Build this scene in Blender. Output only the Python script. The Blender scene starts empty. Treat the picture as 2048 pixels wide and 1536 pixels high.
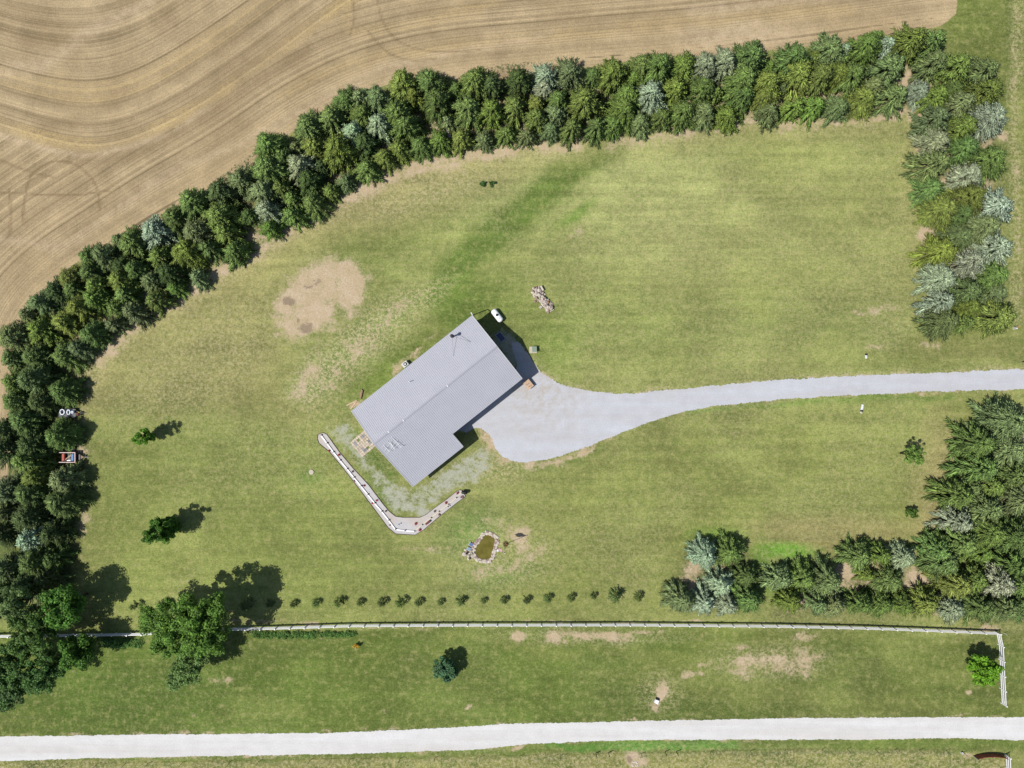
import bpy, math, random
import numpy as np
from mathutils import Vector, Matrix
random.seed(7); RNG = np.random.default_rng(7)
S = bpy.context.scene
COL = S.collection
HC = 114.0            # camera height above the ground, metres
PPM = 12.0            # photograph pixels per metre on the ground (2048 wide)
K = 0.50              # display colour -> base colour factor

# ---------------------------------------------------------------- camera, sky, sun, exposure
cd = bpy.data.cameras.new("camera"); cam = bpy.data.objects.new("camera", cd); COL.objects.link(cam)
cam.location = (0, 0, HC); cam.rotation_euler = (0, 0, 0)
cd.sensor_width = 36.0; cd.lens = 36.0 * HC / (2048 / PPM); cd.clip_start = 1; cd.clip_end = 6000
S.camera = cam
SHK, SHA = 0.62, math.radians(22)      # shadow length per metre of height, shadow direction
elev = math.atan2(1.0, SHK)
sd = Vector((-SHK * math.cos(SHA), -SHK * math.sin(SHA), 1.0)).normalized()   # towards the sun
w = bpy.data.worlds.new("World"); S.world = w; w.use_nodes = True
nt = w.node_tree; bg = nt.nodes['Background']; sky = nt.nodes.new('ShaderNodeTexSky')
sky.sky_type = 'NISHITA'; sky.sun_disc = False; sky.sun_elevation = elev
sky.sun_rotation = math.atan2(sd.x, sd.y)
nt.links.new(sky.outputs[0], bg.inputs[0]); bg.inputs[1].default_value = 0.075
sl = bpy.data.lights.new("sun", 'SUN'); sl.energy = 4.3; sl.angle = math.radians(0.5); sl.color = (1.0, 0.955, 0.89)
sun = bpy.data.objects.new("sun", sl); COL.objects.link(sun); sun.rotation_euler = sd.to_track_quat('Z', 'Y').to_euler()
sun.location = (0, 0, 60)
S.view_settings.view_transform = 'Standard'; S.view_settings.look = 'None'
S.view_settings.exposure = 0.55; S.view_settings.gamma = 1.0
S.render.engine = 'CYCLES'
try:
    S.cycles.max_bounces = 5; S.cycles.diffuse_bounces = 3; S.cycles.transmission_bounces = 4; S.cycles.transparent_max_bounces = 6
except Exception: pass

# ---------------------------------------------------------------- helpers
def P(px, py, z=0.0):
    """a point of the photograph at height z -> world"""
    f = (HC - z) / HC / PPM
    return Vector(((px - 1024) * f, (768 - py) * f, z))
def lin(c):
    c = c / 255.0
    return c / 12.92 if c <= 0.04045 else ((c + 0.055) / 1.055) ** 2.4
def C(r, g, b, k=None):
    k = K if k is None else k
    return (lin(r) * k, lin(g) * k, lin(b) * k, 1.0)
_mats = {}
def mat(name, col, rough=0.8, var=0.15, scale=3.0, metal=0.0, spec=0.3, bump=0.0, island=0.0):
    if name in _mats: return _mats[name]
    m = bpy.data.materials.new(name); m.use_nodes = True; n = m.node_tree.nodes; l = m.node_tree.links
    b = n['Principled BSDF']; b.inputs['Roughness'].default_value = rough; b.inputs['Metallic'].default_value = metal
    b.inputs['Specular IOR Level'].default_value = spec
    tc = n.new('ShaderNodeTexCoord'); nz = n.new('ShaderNodeTexNoise'); nz.inputs['Scale'].default_value = scale
    nz.inputs['Detail'].default_value = 5; l.new(tc.outputs['Object'], nz.inputs['Vector'])
    mr = n.new('ShaderNodeMapRange'); mr.inputs[1].default_value = 0.3; mr.inputs[2].default_value = 0.7
    mr.inputs[3].default_value = 1 - var; mr.inputs[4].default_value = 1 + var; l.new(nz.outputs[0], mr.inputs[0])
    out = mr.outputs[0]
    if island:
        g = n.new('ShaderNodeNewGeometry'); m2 = n.new('ShaderNodeMapRange')
        m2.inputs[3].default_value = 1 - island; m2.inputs[4].default_value = 1 + island
        l.new(g.outputs['Random Per Island'], m2.inputs[0])
        mm = n.new('ShaderNodeMath'); mm.operation = 'MULTIPLY'; l.new(out, mm.inputs[0]); l.new(m2.outputs[0], mm.inputs[1]); out = mm.outputs[0]
    vm = n.new('ShaderNodeVectorMath'); vm.operation = 'SCALE'; vm.inputs[0].default_value = col[:3]
    l.new(out, vm.inputs['Scale']); l.new(vm.outputs[0], b.inputs['Base Color'])
    if bump:
        bp = n.new('ShaderNodeBump'); bp.inputs['Strength'].default_value = bump; bp.inputs['Distance'].default_value = 0.05
        l.new(nz.outputs[0], bp.inputs['Height']); l.new(bp.outputs[0], b.inputs['Normal'])
    _mats[name] = m; return m
def leafmat(name, trans=0.25, lo=0.7, hi=1.35, nscale=0.9):
    if name in _mats: return _mats[name]
    m = bpy.data.materials.new(name); m.use_nodes = True; n = m.node_tree.nodes; l = m.node_tree.links
    for x in list(n): n.remove(x)
    o = n.new('ShaderNodeOutputMaterial'); oi = n.new('ShaderNodeObjectInfo'); g = n.new('ShaderNodeNewGeometry')
    mr = n.new('ShaderNodeMapRange'); mr.inputs[3].default_value = lo; mr.inputs[4].default_value = hi
    l.new(g.outputs['Random Per Island'], mr.inputs[0])
    tc = n.new('ShaderNodeTexCoord'); nz = n.new('ShaderNodeTexNoise'); nz.inputs['Scale'].default_value = nscale; nz.inputs['Detail'].default_value = 2
    l.new(tc.outputs['Object'], nz.inputs['Vector'])
    m2 = n.new('ShaderNodeMapRange'); m2.inputs[1].default_value = 0.35; m2.inputs[2].default_value = 0.65; m2.inputs[3].default_value = 0.75; m2.inputs[4].default_value = 1.25
    l.new(nz.outputs[0], m2.inputs[0])
    mm = n.new('ShaderNodeMath'); mm.operation = 'MULTIPLY'; l.new(mr.outputs[0], mm.inputs[0]); l.new(m2.outputs[0], mm.inputs[1])
    vm = n.new('ShaderNodeVectorMath'); vm.operation = 'SCALE'; l.new(oi.outputs['Color'], vm.inputs[0]); l.new(mm.outputs[0], vm.inputs['Scale'])
    hs = n.new('ShaderNodeHueSaturation'); l.new(vm.outputs[0], hs.inputs['Color'])
    m3 = n.new('ShaderNodeMapRange'); m3.inputs[3].default_value = 0.475; m3.inputs[4].default_value = 0.51
    l.new(nz.outputs[1], m3.inputs[0]); l.new(m3.outputs[0], hs.inputs['Hue'])
    d = n.new('ShaderNodeBsdfPrincipled'); d.inputs['Roughness'].default_value = 0.65; d.inputs['Specular IOR Level'].default_value = 0.25
    t = n.new('ShaderNodeBsdfTranslucent'); mx = n.new('ShaderNodeMixShader'); mx.inputs[0].default_value = trans
    l.new(hs.outputs[0], d.inputs['Base Color']); l.new(hs.outputs[0], t.inputs['Color'])
    l.new(d.outputs[0], mx.inputs[1]); l.new(t.outputs[0], mx.inputs[2]); l.new(mx.outputs[0], o.inputs[0])
    _mats[name] = m; return m

class MB:
    """collects shapes into one mesh"""
    def __init__(s): s.v = []; s.f = []
    def add(s, vs, fs):
        b = len(s.v); s.v += [tuple(v) for v in vs]; s.f += [tuple(b + i for i in f) for f in fs]; return s
    def box(s, c, size, rz=0.0, M=None):
        x, y, z = size[0] / 2, size[1] / 2, size[2] / 2
        vs = [Vector((i * x, j * y, k * z)) for k in (-1, 1) for j in (-1, 1) for i in (-1, 1)]
        R = M if M is not None else Matrix.Rotation(rz, 3, 'Z')
        vs = [R @ v + Vector(c) for v in vs]
        return s.add(vs, [(0, 2, 3, 1), (4, 5, 7, 6), (0, 1, 5, 4), (2, 6, 7, 3), (0, 4, 6, 2), (1, 3, 7, 5)])
    def tube(s, p0, p1, r0, r1=None, n=8, cap=True):
        p0 = Vector(p0); p1 = Vector(p1); r1 = r0 if r1 is None else r1
        q = (p1 - p0).to_track_quat('Z', 'Y'); vs = []
        for p, r in ((p0, r0), (p1, r1)):
            for i in range(n):
                a = 2 * math.pi * i / n; vs.append(q @ Vector((r * math.cos(a), r * math.sin(a), 0)) + p)
        fs = [(i, (i + 1) % n, n + (i + 1) % n, n + i) for i in range(n)]
        if cap: fs += [tuple(range(n - 1, -1, -1)), tuple(range(n, 2 * n))]
        return s.add(vs, fs)
    def bar(s, p0, p1, wd, ht):
        """box beam between two points, wd wide (horizontal), ht high"""
        p0 = Vector(p0); p1 = Vector(p1); d = p1 - p0; L = d.length
        if L < 1e-6: return s
        d.normalize(); side = d.cross(Vector((0, 0, 1)))
        side = Vector((1, 0, 0)) if side.length < 1e-4 else side.normalized()
        up = side.cross(d); M = Matrix((d, side, up)).transposed()
        return s.box((p0 + p1) / 2, (L, wd, ht), M=M)
    def lathe(s, c, prof, n=16):
        c = Vector(c); vs = []; fs = []
        for r, z in prof:
            for i in range(n):
                a = 2 * math.pi * i / n; vs.append(c + Vector((r * math.cos(a), r * math.sin(a), z)))
        for k in range(len(prof) - 1):
            for i in range(n):
                fs.append((k * n + i, k * n + (i + 1) % n, (k + 1) * n + (i + 1) % n, (k + 1) * n + i))
        fs.append(tuple((len(prof) - 1) * n + i for i in range(n)))
        return s.add(vs, fs)
    def rock(s, c, r, seed, sq=0.6, n=9, m=6):
        rr = random.Random(seed); c = Vector(c); vs = []; fs = []
        rx, ry = r * rr.uniform(0.75, 1.25), r * rr.uniform(0.75, 1.25); a0 = rr.uniform(0, 6.28)
        ca, sa = math.cos(a0), math.sin(a0)
        for k in range(m + 1):
            t = math.pi * k / m
            for i in range(n):
                a = 2 * math.pi * i / n; j = 1 + rr.uniform(-0.16, 0.16)
                x = rx * math.sin(t) * math.cos(a) * j; y = ry * math.sin(t) * math.sin(a) * j
                vs.append(c + Vector((x * ca - y * sa, x * sa + y * ca, -r * sq * math.cos(t) * j)))
        for k in range(m):
            for i in range(n): fs.append((k * n + i, k * n + (i + 1) % n, (k + 1) * n + (i + 1) % n, (k + 1) * n + i))
        return s.add(vs, fs)
    def prism(s, pts, z0, z1):
        """pts counter-clockwise list of xy"""
        n = len(pts); vs = [(p[0], p[1], z0) for p in pts] + [(p[0], p[1], z1) for p in pts]
        fs = [tuple(range(n - 1, -1, -1)), tuple(range(n, 2 * n))] + [(i, (i + 1) % n, n + (i + 1) % n, n + i) for i in range(n)]
        return s.add(vs, fs)
    def mesh(s, name, smooth=False):
        me = bpy.data.meshes.new(name); me.from_pydata(s.v, [], s.f); me.update()
        if smooth: me.polygons.foreach_set('use_smooth', [True] * len(me.polygons))
        return me
    def build(s, name, m, parent=None, loc=None, smooth=False, bevel=0.0):
        me = s.mesh(name, smooth); me.materials.append(m)
        o = bpy.data.objects.new(name, me); COL.objects.link(o)
        if parent is not None: o.parent = parent
        if loc is not None: o.location = loc
        if bevel:
            b = o.modifiers.new("bevel", 'BEVEL'); b.width = bevel; b.segments = 2; b.limit_method = 'ANGLE'
        return o
def tag(o, label=None, cat=None, group=None, kind=None):
    if label: o['label'] = label
    if cat: o['category'] = cat
    if group: o['group'] = group
    if kind: o['kind'] = kind
    return o
def empty(name, loc, rz=0.0, label=None, cat=None, group=None):
    o = bpy.data.objects.new(name, None); COL.objects.link(o); o.location = loc; o.rotation_euler = (0, 0, rz)
    o.empty_display_size = 0.3
    return tag(o, label, cat, group)
def dup(root):
    r = root.copy(); COL.objects.link(r)
    for ch in list(root.children):
        c = ch.copy(); COL.objects.link(c); c.parent = r
        for g in list(ch.children):
            d = g.copy(); COL.objects.link(d); d.parent = c
    return r
ORD = ['', 'first', 'second', 'third', 'fourth', 'fifth', 'sixth', 'seventh', 'eighth', 'ninth', 'tenth', 'eleventh', 'twelfth', 'thirteenth',
       'fourteenth', 'fifteenth', 'sixteenth', 'seventeenth', 'eighteenth', 'nineteenth', 'twentieth', 'twenty-first', 'twenty-second', 'twenty-third', 'twenty-fourth', 'twenty-fifth']

# ---------------------------------------------------------------- ground fields (numpy, in photograph-scale ground units)
def vnoise(x, y, seed):
    xi = np.floor(x).astype(np.int64); yi = np.floor(y).astype(np.int64); fx = x - xi; fy = y - yi
    def h(a, b):
        n = (a * 374761393 + b * 668265263 + seed * 974711) & 0x7fffffff
        n = ((n ^ (n >> 13)) * 1274126177) & 0x7fffffff
        return ((n ^ (n >> 16)) & 0xffff) / 65535.0
    fx = fx * fx * (3 - 2 * fx); fy = fy * fy * (3 - 2 * fy)
    return (h(xi, yi) * (1 - fx) + h(xi + 1, yi) * fx) * (1 - fy) + (h(xi, yi + 1) * (1 - fx) + h(xi + 1, yi + 1) * fx) * fy
def fbm(x, y, wl, seed, oct=4):
    s = 0; a = 1; t = 0
    for i in range(oct):
        s = s + a * vnoise(x / wl * 2 ** i, y / wl * 2 ** i, seed + i * 17); t += a; a *= 0.55
    return s / t
def chaikin(pts, n=2, closed=False):
    pts = [np.array(p, float) for p in pts]
    for _ in range(n):
        q = []
        m = len(pts)
        rng = range(m) if closed else range(m - 1)
        if not closed: q.append(pts[0])
        for i in rng:
            a, b = pts[i], pts[(i + 1) % m]; q += [a * 0.75 + b * 0.25, a * 0.25 + b * 0.75]
        if not closed: q.append(pts[-1])
        pts = q
    return pts
def dpoly(x, y, pts, closed=False):
    """distance to a polyline"""
    d = np.full(x.shape, 1e9); m = len(pts)
    for i in range(m if closed else m - 1):
        ax, ay = pts[i]; bx, by = pts[(i + 1) % m]; vx, vy = bx - ax, by - ay; L = vx * vx + vy * vy + 1e-9
        t = np.clip(((x - ax) * vx + (y - ay) * vy) / L, 0, 1)
        d = np.minimum(d, np.hypot(x - ax - t * vx, y - ay - t * vy))
    return d
def inside(x, y, pts):
    c = np.zeros(x.shape, bool); m = len(pts)
    for i in range(m):
        x1, y1 = pts[i]; x2, y2 = pts[(i + 1) % m]
        if y1 == y2: continue
        c ^= ((y1 > y) != (y2 > y)) & (x < (x2 - x1) * (y - y1) / (y2 - y1) + x1)
    return c
def sst(a, b, x):
    t = np.clip((x - a) / (b - a), 0, 1); return t * t * (3 - 2 * t)
def blob(x, y, cx, cy, rx, ry, ang=0.0):
    """1 in the middle, 0.5 at the rim, 0 outside; ang in degrees (screen sense)"""
    a = math.radians(ang); dx = x - cx; dy = y - cy
    u = dx * math.cos(a) + dy * math.sin(a); v = -dx * math.sin(a) + dy * math.cos(a)
    return np.clip(1.5 - np.sqrt((u / rx) ** 2 + (v / ry) ** 2), 0, 1) * (1 / 1.0)
def region(x, y, pts, soft):
    d = dpoly(x, y, pts, True); s = np.where(inside(x, y, pts), d, -d)
    return np.clip(0.5 + s / soft, 0, 1)
def strip(x, y, pts, wd, soft):
    return np.clip(0.5 + (wd - dpoly(x, y, pts)) / soft, 0, 1)
# ---------------------------------------------------------------- ground sheet
def axis(lo, hi, step, far):
    a = list(np.arange(lo, hi + 1e-6, step)); s = step; x = hi; r = []
    while x < far: s *= 1.5; x += s; r.append(x)
    s = step; x = lo; l = []
    while x > -far: s *= 1.5; x -= s; l.append(x)
    return np.array(l[::-1] + a + r)
gx = axis(-94, 94, 0.31, 2500); gy = axis(-72, 72, 0.31, 2500)
GX, GY = np.meshgrid(gx, gy); NX, NY = len(gx), len(gy)
wx = GX.ravel(); wy = GY.ravel()
x = wx * PPM + 1024; y = 768 - wy * PPM      # same units as the photograph
# a little wobble so that soft shapes never have ruler edges
x = x + (fbm(x, y, 60, 3) - 0.5) * 22; y = y + (fbm(x, y, 60, 9) - 0.5) * 22
X0 = wx * PPM + 1024; Y0 = 768 - wy * PPM
def srgb(r, g, b): return np.array([lin(r), lin(g), lin(b)])
base = np.ones((len(x), 3)) * srgb(140, 149, 88)
def mixc(m, col): 
    global base
    m = np.clip(m, 0, 1)[:, None]; base = base * (1 - m) + srgb(*col) * m
big = fbm(x, y, 260, 21, 5); mid = fbm(x, y, 70, 33, 4)
# drier, paler upper lawn; greener low lawn
mixc(sst(0.35, 0.65, big) * 0.5, (158, 158, 104))
mixc(region(x, y, [(950, 300), (1830, 240), (1830, 640), (1700, 720), (1200, 740), (1130, 640), (1000, 560), (880, 600), (760, 600)], 120) * 0.7, (158, 164, 103))
mixc(blob(x, y, 1250, 380, 330, 120, 10) * 0.7, (176, 180, 122))
mixc(blob(x, y, 1650, 330, 200, 60, 5) * 0.5, (172, 178, 112)); mixc(blob(x, y, 1600, 640, 230, 50, 0) * 0.55, (138, 150, 88)); mixc(blob(x, y, 1250, 660, 180, 60, 10) * 0.5, (140, 152, 86)); mixc(blob(x, y, 1330, 500, 120, 60, 0) * 0.4, (176, 176, 124))
mixc(blob(x, y, 1620, 470, 300, 190, 0) * 0.3, (170, 170, 110))
mixc(region(x, y, [(180, 760), (500, 520), (620, 520), (560, 640), (580, 830), (420, 820), (200, 830)], 110) * 0.75, (160, 153, 104))
mixc(blob(x, y, 820, 380, 190, 60, -18) * 0.7, (168, 158, 114))
mixc(blob(x, y, 560, 520, 120, 60, -35) * 0.4, (165, 158, 112))
mixc(region(x, y, [(200, 850), (560, 850), (640, 900), (720, 1000), (800, 1080), (930, 1230), (200, 1240), (160, 1000)], 120) * 0.8, (139, 149, 84))
mixc(region(x, y, [(950, 1140), (1100, 930), (1400, 830), (2040, 800), (2040, 830), (1900, 900), (1880, 1050), (1400, 1060), (1330, 1240), (900, 1240)], 90) * 0.8, (144, 151, 88))
mixc(blob(x, y, 1680, 1060, 190, 26, 0) * 0.7, (172, 160, 112))
mixc(blob(x, y, 1600, 1092, 120, 12, 2) * 0.6, (172, 156, 108))
mixc(blob(x, y, 1880, 1000, 46, 150, 0) * 0.65, (176, 158, 118))
mixc(blob(x, y, 1760, 1150, 60, 25, 0) * 0.6, (170, 160, 108))
# strip between the long fence and the road
below = region(x, y, [(-900, 1262), (430, 1262), (1250, 1252), (2000, 1270), (3000, 1275), (3000, 1480), (-900, 1480)], 14)
mixc(below, (110, 126, 64))
mixc(below * sst(0.5, 0.62, fbm(x * 0.5, y * 1.6, 120, 77, 4)) * 0.55, (138, 144, 84))
mixc(blob(x, y, 200, 1390, 340, 80, 0) * 0.75, (98, 122, 54))
mixc(blob(x, y, 1780, 1370, 260, 70, 0) * 0.45, (126, 134, 78))
# east side strip and far corner
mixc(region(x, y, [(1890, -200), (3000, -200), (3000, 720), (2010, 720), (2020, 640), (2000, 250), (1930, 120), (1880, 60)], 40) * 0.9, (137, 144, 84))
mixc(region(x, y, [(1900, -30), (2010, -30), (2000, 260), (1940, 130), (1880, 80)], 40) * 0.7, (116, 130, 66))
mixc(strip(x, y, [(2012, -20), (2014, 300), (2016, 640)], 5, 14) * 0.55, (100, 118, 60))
mixc(blob(x, y, 1940, 700, 90, 22, 0) * 0.4, (160, 158, 104))
# lush and dark mown swath running down from the hedge to the house
sw = chaikin([(1225, 285), (1120, 350), (1045, 430), (960, 490), (905, 545), (880, 600), (930, 640)], 2)
mixc(strip(x, y, sw, 32, 26) * 0.95, (108, 130, 62)); mixc(blob(x, y, 935, 600, 40, 50, -20) * .8, (108, 130, 62))
mixc(blob(x, y, 1150, 425, 40, 12, -35) * 0.7, (120, 158, 66))
mixc(blob(x, y, 780, 740, 120, 34, -38) * 0.75, (108, 132, 58))
mixc(blob(x, y, 770, 790, 42, 16, -38) * 0.6, (92, 146, 52))
mixc(blob(x, y, 960, 600, 90, 50, 0) * 0.5, (118, 140, 66))
mixc(blob(x, y, 1110, 700, 60, 60, 0) * 0.5, (122, 144, 72))
mixc(blob(x, y, 1570, 1100, 62, 15, 2) * 0.95, (112, 164, 56))
mixc(blob(x, y, 1430, 1072, 52, 20, -8) * 0.7, (118, 156, 62))
mixc(blob(x, y, 1520, 1130, 22, 50, 0) * 0.75, (112, 152, 58))
mixc(blob(x, y, 1540, 1170, 16, 40, -25) * 0.7, (112, 145, 60))
mixc(blob(x, y, 940, 1060, 60, 40, -30) * 0.6, (112, 148, 72))
mixc(blob(x, y, 1000, 1150, 80, 26, -15) * 0.5, (118, 148, 78))
mixc(blob(x, y, 760, 980, 60, 20, 50) * 0.5, (96, 128, 60))
mixc(blob(x, y, 618, 955, 22, 18, 0) * 0.6, (104, 136, 66))
mixc(strip(x, y, [(300, 1475), (700, 1474), (1000, 1454), (1280, 1447)], 3, 12) * 0.5, (90, 116, 52))
mixc(strip(x, y, [(1380, 826), (1500, 812), (1650, 801), (1900, 793)], 5, 10) * 0.6, (104, 140, 60))
mixc(strip(x, y, [(1040, 940), (1100, 930), (1200, 897)], 5, 10) * 0.5, (112, 142, 66))
# verge below the road
mixc(region(x, y, [(-900, 1510), (700, 1507), (1280, 1480), (1600, 1478), (3000, 1478), (3000, 1500), (1280, 1503), (700, 1528), (-900, 1530)], 10), (116, 134, 68))
mixc(region(x, y, [(1090, 1488), (1480, 1480), (1480, 1500), (1180, 1506), (1100, 1500)], 10) * 0.9, (104, 150, 68))
rough = region(x, y, [(-900, 1530), (700, 1520), (1180, 1506), (1900, 1503), (1945, 1518), (2012, 1518), (2012, 1600), (2012, 3000), (-900, 3000)], 8)
mixc(rough, (146, 146, 88)); mixc(rough * sst(0.5, 0.6, fbm(x, y, 30, 45, 4)) * 0.7, (108, 120, 62))
mixc(strip(x, y, [(1180, 1509), (1260, 1504), (1350, 1508), (1900, 1506)], 2.5, 6) * 0.6, (84, 98, 50))
base *= (0.90 + 0.20 * mid)[:, None]
# -------- sharp-edged layers: bare soil / straw (R), pale seeded ground (G), crop field (B), pale gravel crumbs (A)
bare = np.zeros(len(x)); 
def addb(m):
    global bare
    bare = np.maximum(bare, m)
hedge_in = chaikin([(168, 1150), (160, 1010), (168, 900), (165, 820), (172, 765), (205, 705), (290, 645), (360, 598), (430, 555), (500, 505), (560, 470), (640, 432), (720, 385), (800, 345), (880, 315), (960, 303), (1060, 296), (1150, 285)], 1)
hedge_in2 = chaikin([(1230, 283), (1330, 268), (1420, 262), (1500, 238), (1600, 248), (1700, 240), (1780, 232), (1840, 224), (1840, 300), (1842, 380), (1848, 470)], 1)
addb(strip(x, y, hedge_in[10:], 14, 34) * 0.92); addb(strip(x, y, hedge_in[:10], 5, 14) * 0.55); addb(strip(x, y, hedge_in2, 10, 30) * 0.85); addb(strip(x, y, [(700, 400), (820, 345), (930, 318), (1040, 308)], 10, 30) * .9)
mixc(strip(x, y, hedge_in[8:], 40, 60) * 0.55, (182, 168, 122)); mixc(strip(x, y, hedge_in2, 30, 50) * 0.4, (182, 172, 124))
addb(strip(x, y, [(1850, 470), (1852, 560), (1858, 650)], 3, 18) * 0.55)
# bare soil under every conifer belt
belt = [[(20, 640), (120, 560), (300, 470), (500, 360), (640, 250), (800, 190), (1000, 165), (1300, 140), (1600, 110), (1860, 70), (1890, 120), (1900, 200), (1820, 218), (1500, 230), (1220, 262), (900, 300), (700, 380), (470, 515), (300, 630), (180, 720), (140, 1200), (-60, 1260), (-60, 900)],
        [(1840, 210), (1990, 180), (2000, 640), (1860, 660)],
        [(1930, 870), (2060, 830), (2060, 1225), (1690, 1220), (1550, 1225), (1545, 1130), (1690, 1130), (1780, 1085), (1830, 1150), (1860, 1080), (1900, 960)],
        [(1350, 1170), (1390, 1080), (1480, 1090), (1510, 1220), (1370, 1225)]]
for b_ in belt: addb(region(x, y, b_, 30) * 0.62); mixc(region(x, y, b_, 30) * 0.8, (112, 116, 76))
bare = bare * (1 - 0.75 * region(x, y, [(-400, 560), (110, 560), (175, 760), (150, 1230), (-400, 1260)], 30) * (1 - 0))
mixc(region(x, y, [(-400, 700), (110, 600), (165, 760), (150, 1230), (-400, 1260)], 30) * 0.8, (92, 108, 60))  # dark green undergrowth, with the shade between the western trees painted in
addb(blob(x, y, 1815, 165, 26, 26) * 1.0); addb(blob(x, y, 1835, 235, 26, 18)); addb(blob(x, y, 2008, 272, 18, 16) * 0.8)
addb(blob(x, y, 1853, 468, 20, 20)); addb(blob(x, y, 1840, 1160, 45, 30, -20)); addb(blob(x, y, 1700, 1150, 22, 20)); addb(blob(x, y, 1878, 1050, 20, 50, 15)*0.8)
# the big worn patch above the house
addb(region(x, y, [(552, 612), (575, 565), (640, 512), (700, 525), (742, 560), (728, 598), (680, 625), (640, 662), (595, 690), (560, 665)], 40))
# straw-flecked ground between patch and house
fleck = region(x, y, [(575, 770), (640, 720), (700, 670), (800, 600), (845, 590), (830, 625), (780, 670), (760, 705), (690, 745), (650, 790), (590, 800)], 40)
addb(fleck * 0.50); addb(blob(x, y, 622, 752, 30, 24, -40) * 0.70); addb(blob(x, y, 680, 640, 70, 26, -38) * .52); addb(blob(x, y, 735, 690, 40, 14, -40) * 0.6); addb(blob(x, y, 790, 625, 45, 10, -35) * 0.55)
mixc(fleck * 0.5, (122, 148, 80))
for b_ in [(1040, 1275, 13, 8, 0, 1), (1108, 1276, 24, 13, 20, 1), (1170, 1268, 66, 11, 0, .74), (1230, 1270, 50, 12, 0, .72), (1290, 1262, 40, 6, 0, .7), (1490, 1332, 60, 28, 0, .60),
           (1570, 1328, 74, 36, 0, .64), (1605, 1316, 50, 18, 0, .62), (1470, 1303, 28, 10, -20, .62), (1408, 1330, 10, 7, 0, .8), (1327, 1375, 18, 18, 0, .9), (1322, 1392, 11, 14, 0, .9), (1312, 1412, 14, 14, 0, .7),
           (1390, 1350, 26, 8, 0, .62), (1610, 1275, 24, 12, 0, .55), (1937, 1384, 7, 6, 0, .9), (938, 1411, 8, 6, 0, .8), (1040, 1070, 22, 22, 0, .9), (1050, 1095, 22, 18, 0, .75), (1000, 1050, 50, 12, 20, .62),
           (1050, 1120, 50, 16, -30, .6), (990, 1140, 70, 14, -10, .55), (860, 1100, 50, 10, 0, .5), (1035, 1070, 12, 10, 0, .9), (955, 1050, 36, 8, -50, .62), (450, 1362, 30, 10, 0, .45), (395, 1430, 20, 10, 0, .45),
           (1160, 455, 40, 14, -30, .45), (1740, 690, 60, 6, 0, .5), (1745, 620, 60, 8, -5, .5), (1860, 690, 40, 8, 0, .5), (1905, 900, 20, 30, 0, .6), (985, 880, 30, 30, 0, .8), (965, 850, 22, 20, 0, .8), (1090, 930, 60, 8, -10, .6),
           (1010, 905, 20, 30, 0, .8), (880, 735, 0.1, 0.1, 0, 0), (810, 722, 34, 10, -38, .72), (712, 806, 14, 5, -30, .85), (830, 700, 70, 4, -38, .6), (25, 1395, 18, 10, 0, .8), (75, 1360, 30, 10, 0, .5),
           (155, 870, 12, 26, 0, .9), (160, 905, 14, 16, 0, .9), (165, 1040, 12, 40, 0, .6), (1273, 1520, 22, 20, 30, .95), (1160, 1530, 20, 5, 0, .4), (1940, 1514, 14, 7, 0, .9), (1132, 800, 0.1, 0.1, 0, 0),
           (1960, 1256, 60, 8, 0, .6), (560, 1243, 160, 4, 0, .55), (1300, 1243, 500, 3, 0, .5), (900, 1256, 300, 3, 0, .5)]:
    addb(blob(x, y, *b_[:5]) * b_[5])
addb(strip(x, y, [(2028, -20), (2030, 200), (2036, 420), (2046, 640)], 4, 18) * 0.62)
# road shoulders
top_e = [(-900, 1478), (0, 1473), (300, 1469), (650, 1466), (850, 1458), (1010, 1448), (1280, 1442), (1600, 1436), (1960, 1434), (3000, 1440)]
bot_e = [(-900, 1532), (0, 1522), (200, 1516), (690, 1508), (950, 1499), (1060, 1488), (1250, 1480), (1600, 1479), (1750, 1479), (1900, 1476), (2048, 1481), (3000, 1486)]
addb(strip(x, y, top_e, 2, 9) * 0.72); addb(strip(x, y, bot_e, 2.5, 10) * 0.85)
drive_pts = [(2800, 720), (2048, 737), (1900, 745), (1750, 750), (1600, 757), (1480, 766), (1350, 779), (1250, 789), (1190, 783), (1150, 776), (1120, 770), (1095, 752), (1078, 742), (1068, 724), (1052, 702), (1036, 684),
             (1022, 684), (1026, 704), (1038, 740), (1000, 775), (930, 815), (905, 842), (925, 868), (955, 852), (985, 872), (990, 898), (1012, 917), (1042, 926), (1085, 922), (1140, 905), (1200, 884), (1260, 857), (1330, 833), (1400, 816), (1500, 804), (1650, 793), (1800, 785), (2048, 778), (2800, 760)]
addb(strip(x, y, drive_pts[1:14], 3, 12) * 0.8); addb(strip(x, y, drive_pts[23:], 3, 12) * 0.7); addb(strip(x, y, [(985, 870), (1000, 915), (1070, 930), (1180, 900)], 6, 14) * 0.85)
seed_ = region(x, y, [(650, 855), (700, 838), (720, 880), (745, 925), (800, 965), (830, 975), (870, 950), (960, 895), (1000, 920), (975, 960), (925, 978), (860, 1018), (835, 1032), (790, 1030), (740, 965), (690, 905)], 26)
hx, hy = math.cos(math.radians(38.5)), math.sin(math.radians(38.5))
along = (X0 * hx - Y0 * hy); acrs = (X0 * hy + Y0 * hx)          # along the ridge, across it
seedm = seed_ * (0.68 + 0.2 * (fbm(X0, Y0, 30, 61, 3) - 0.4) * 2) + 0
seedm = np.maximum(seedm, blob(x, y, 800, 1000, 60, 22, 30) * 0.85 * seed_); seedm = np.maximum(seedm, blob(x, y, 900, 960, 60, 22, -38) * 0.85 * seed_); seedm = np.maximum(seedm, blob(x, y, 850, 1020, 20, 12, 0) * 0.9)
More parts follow.
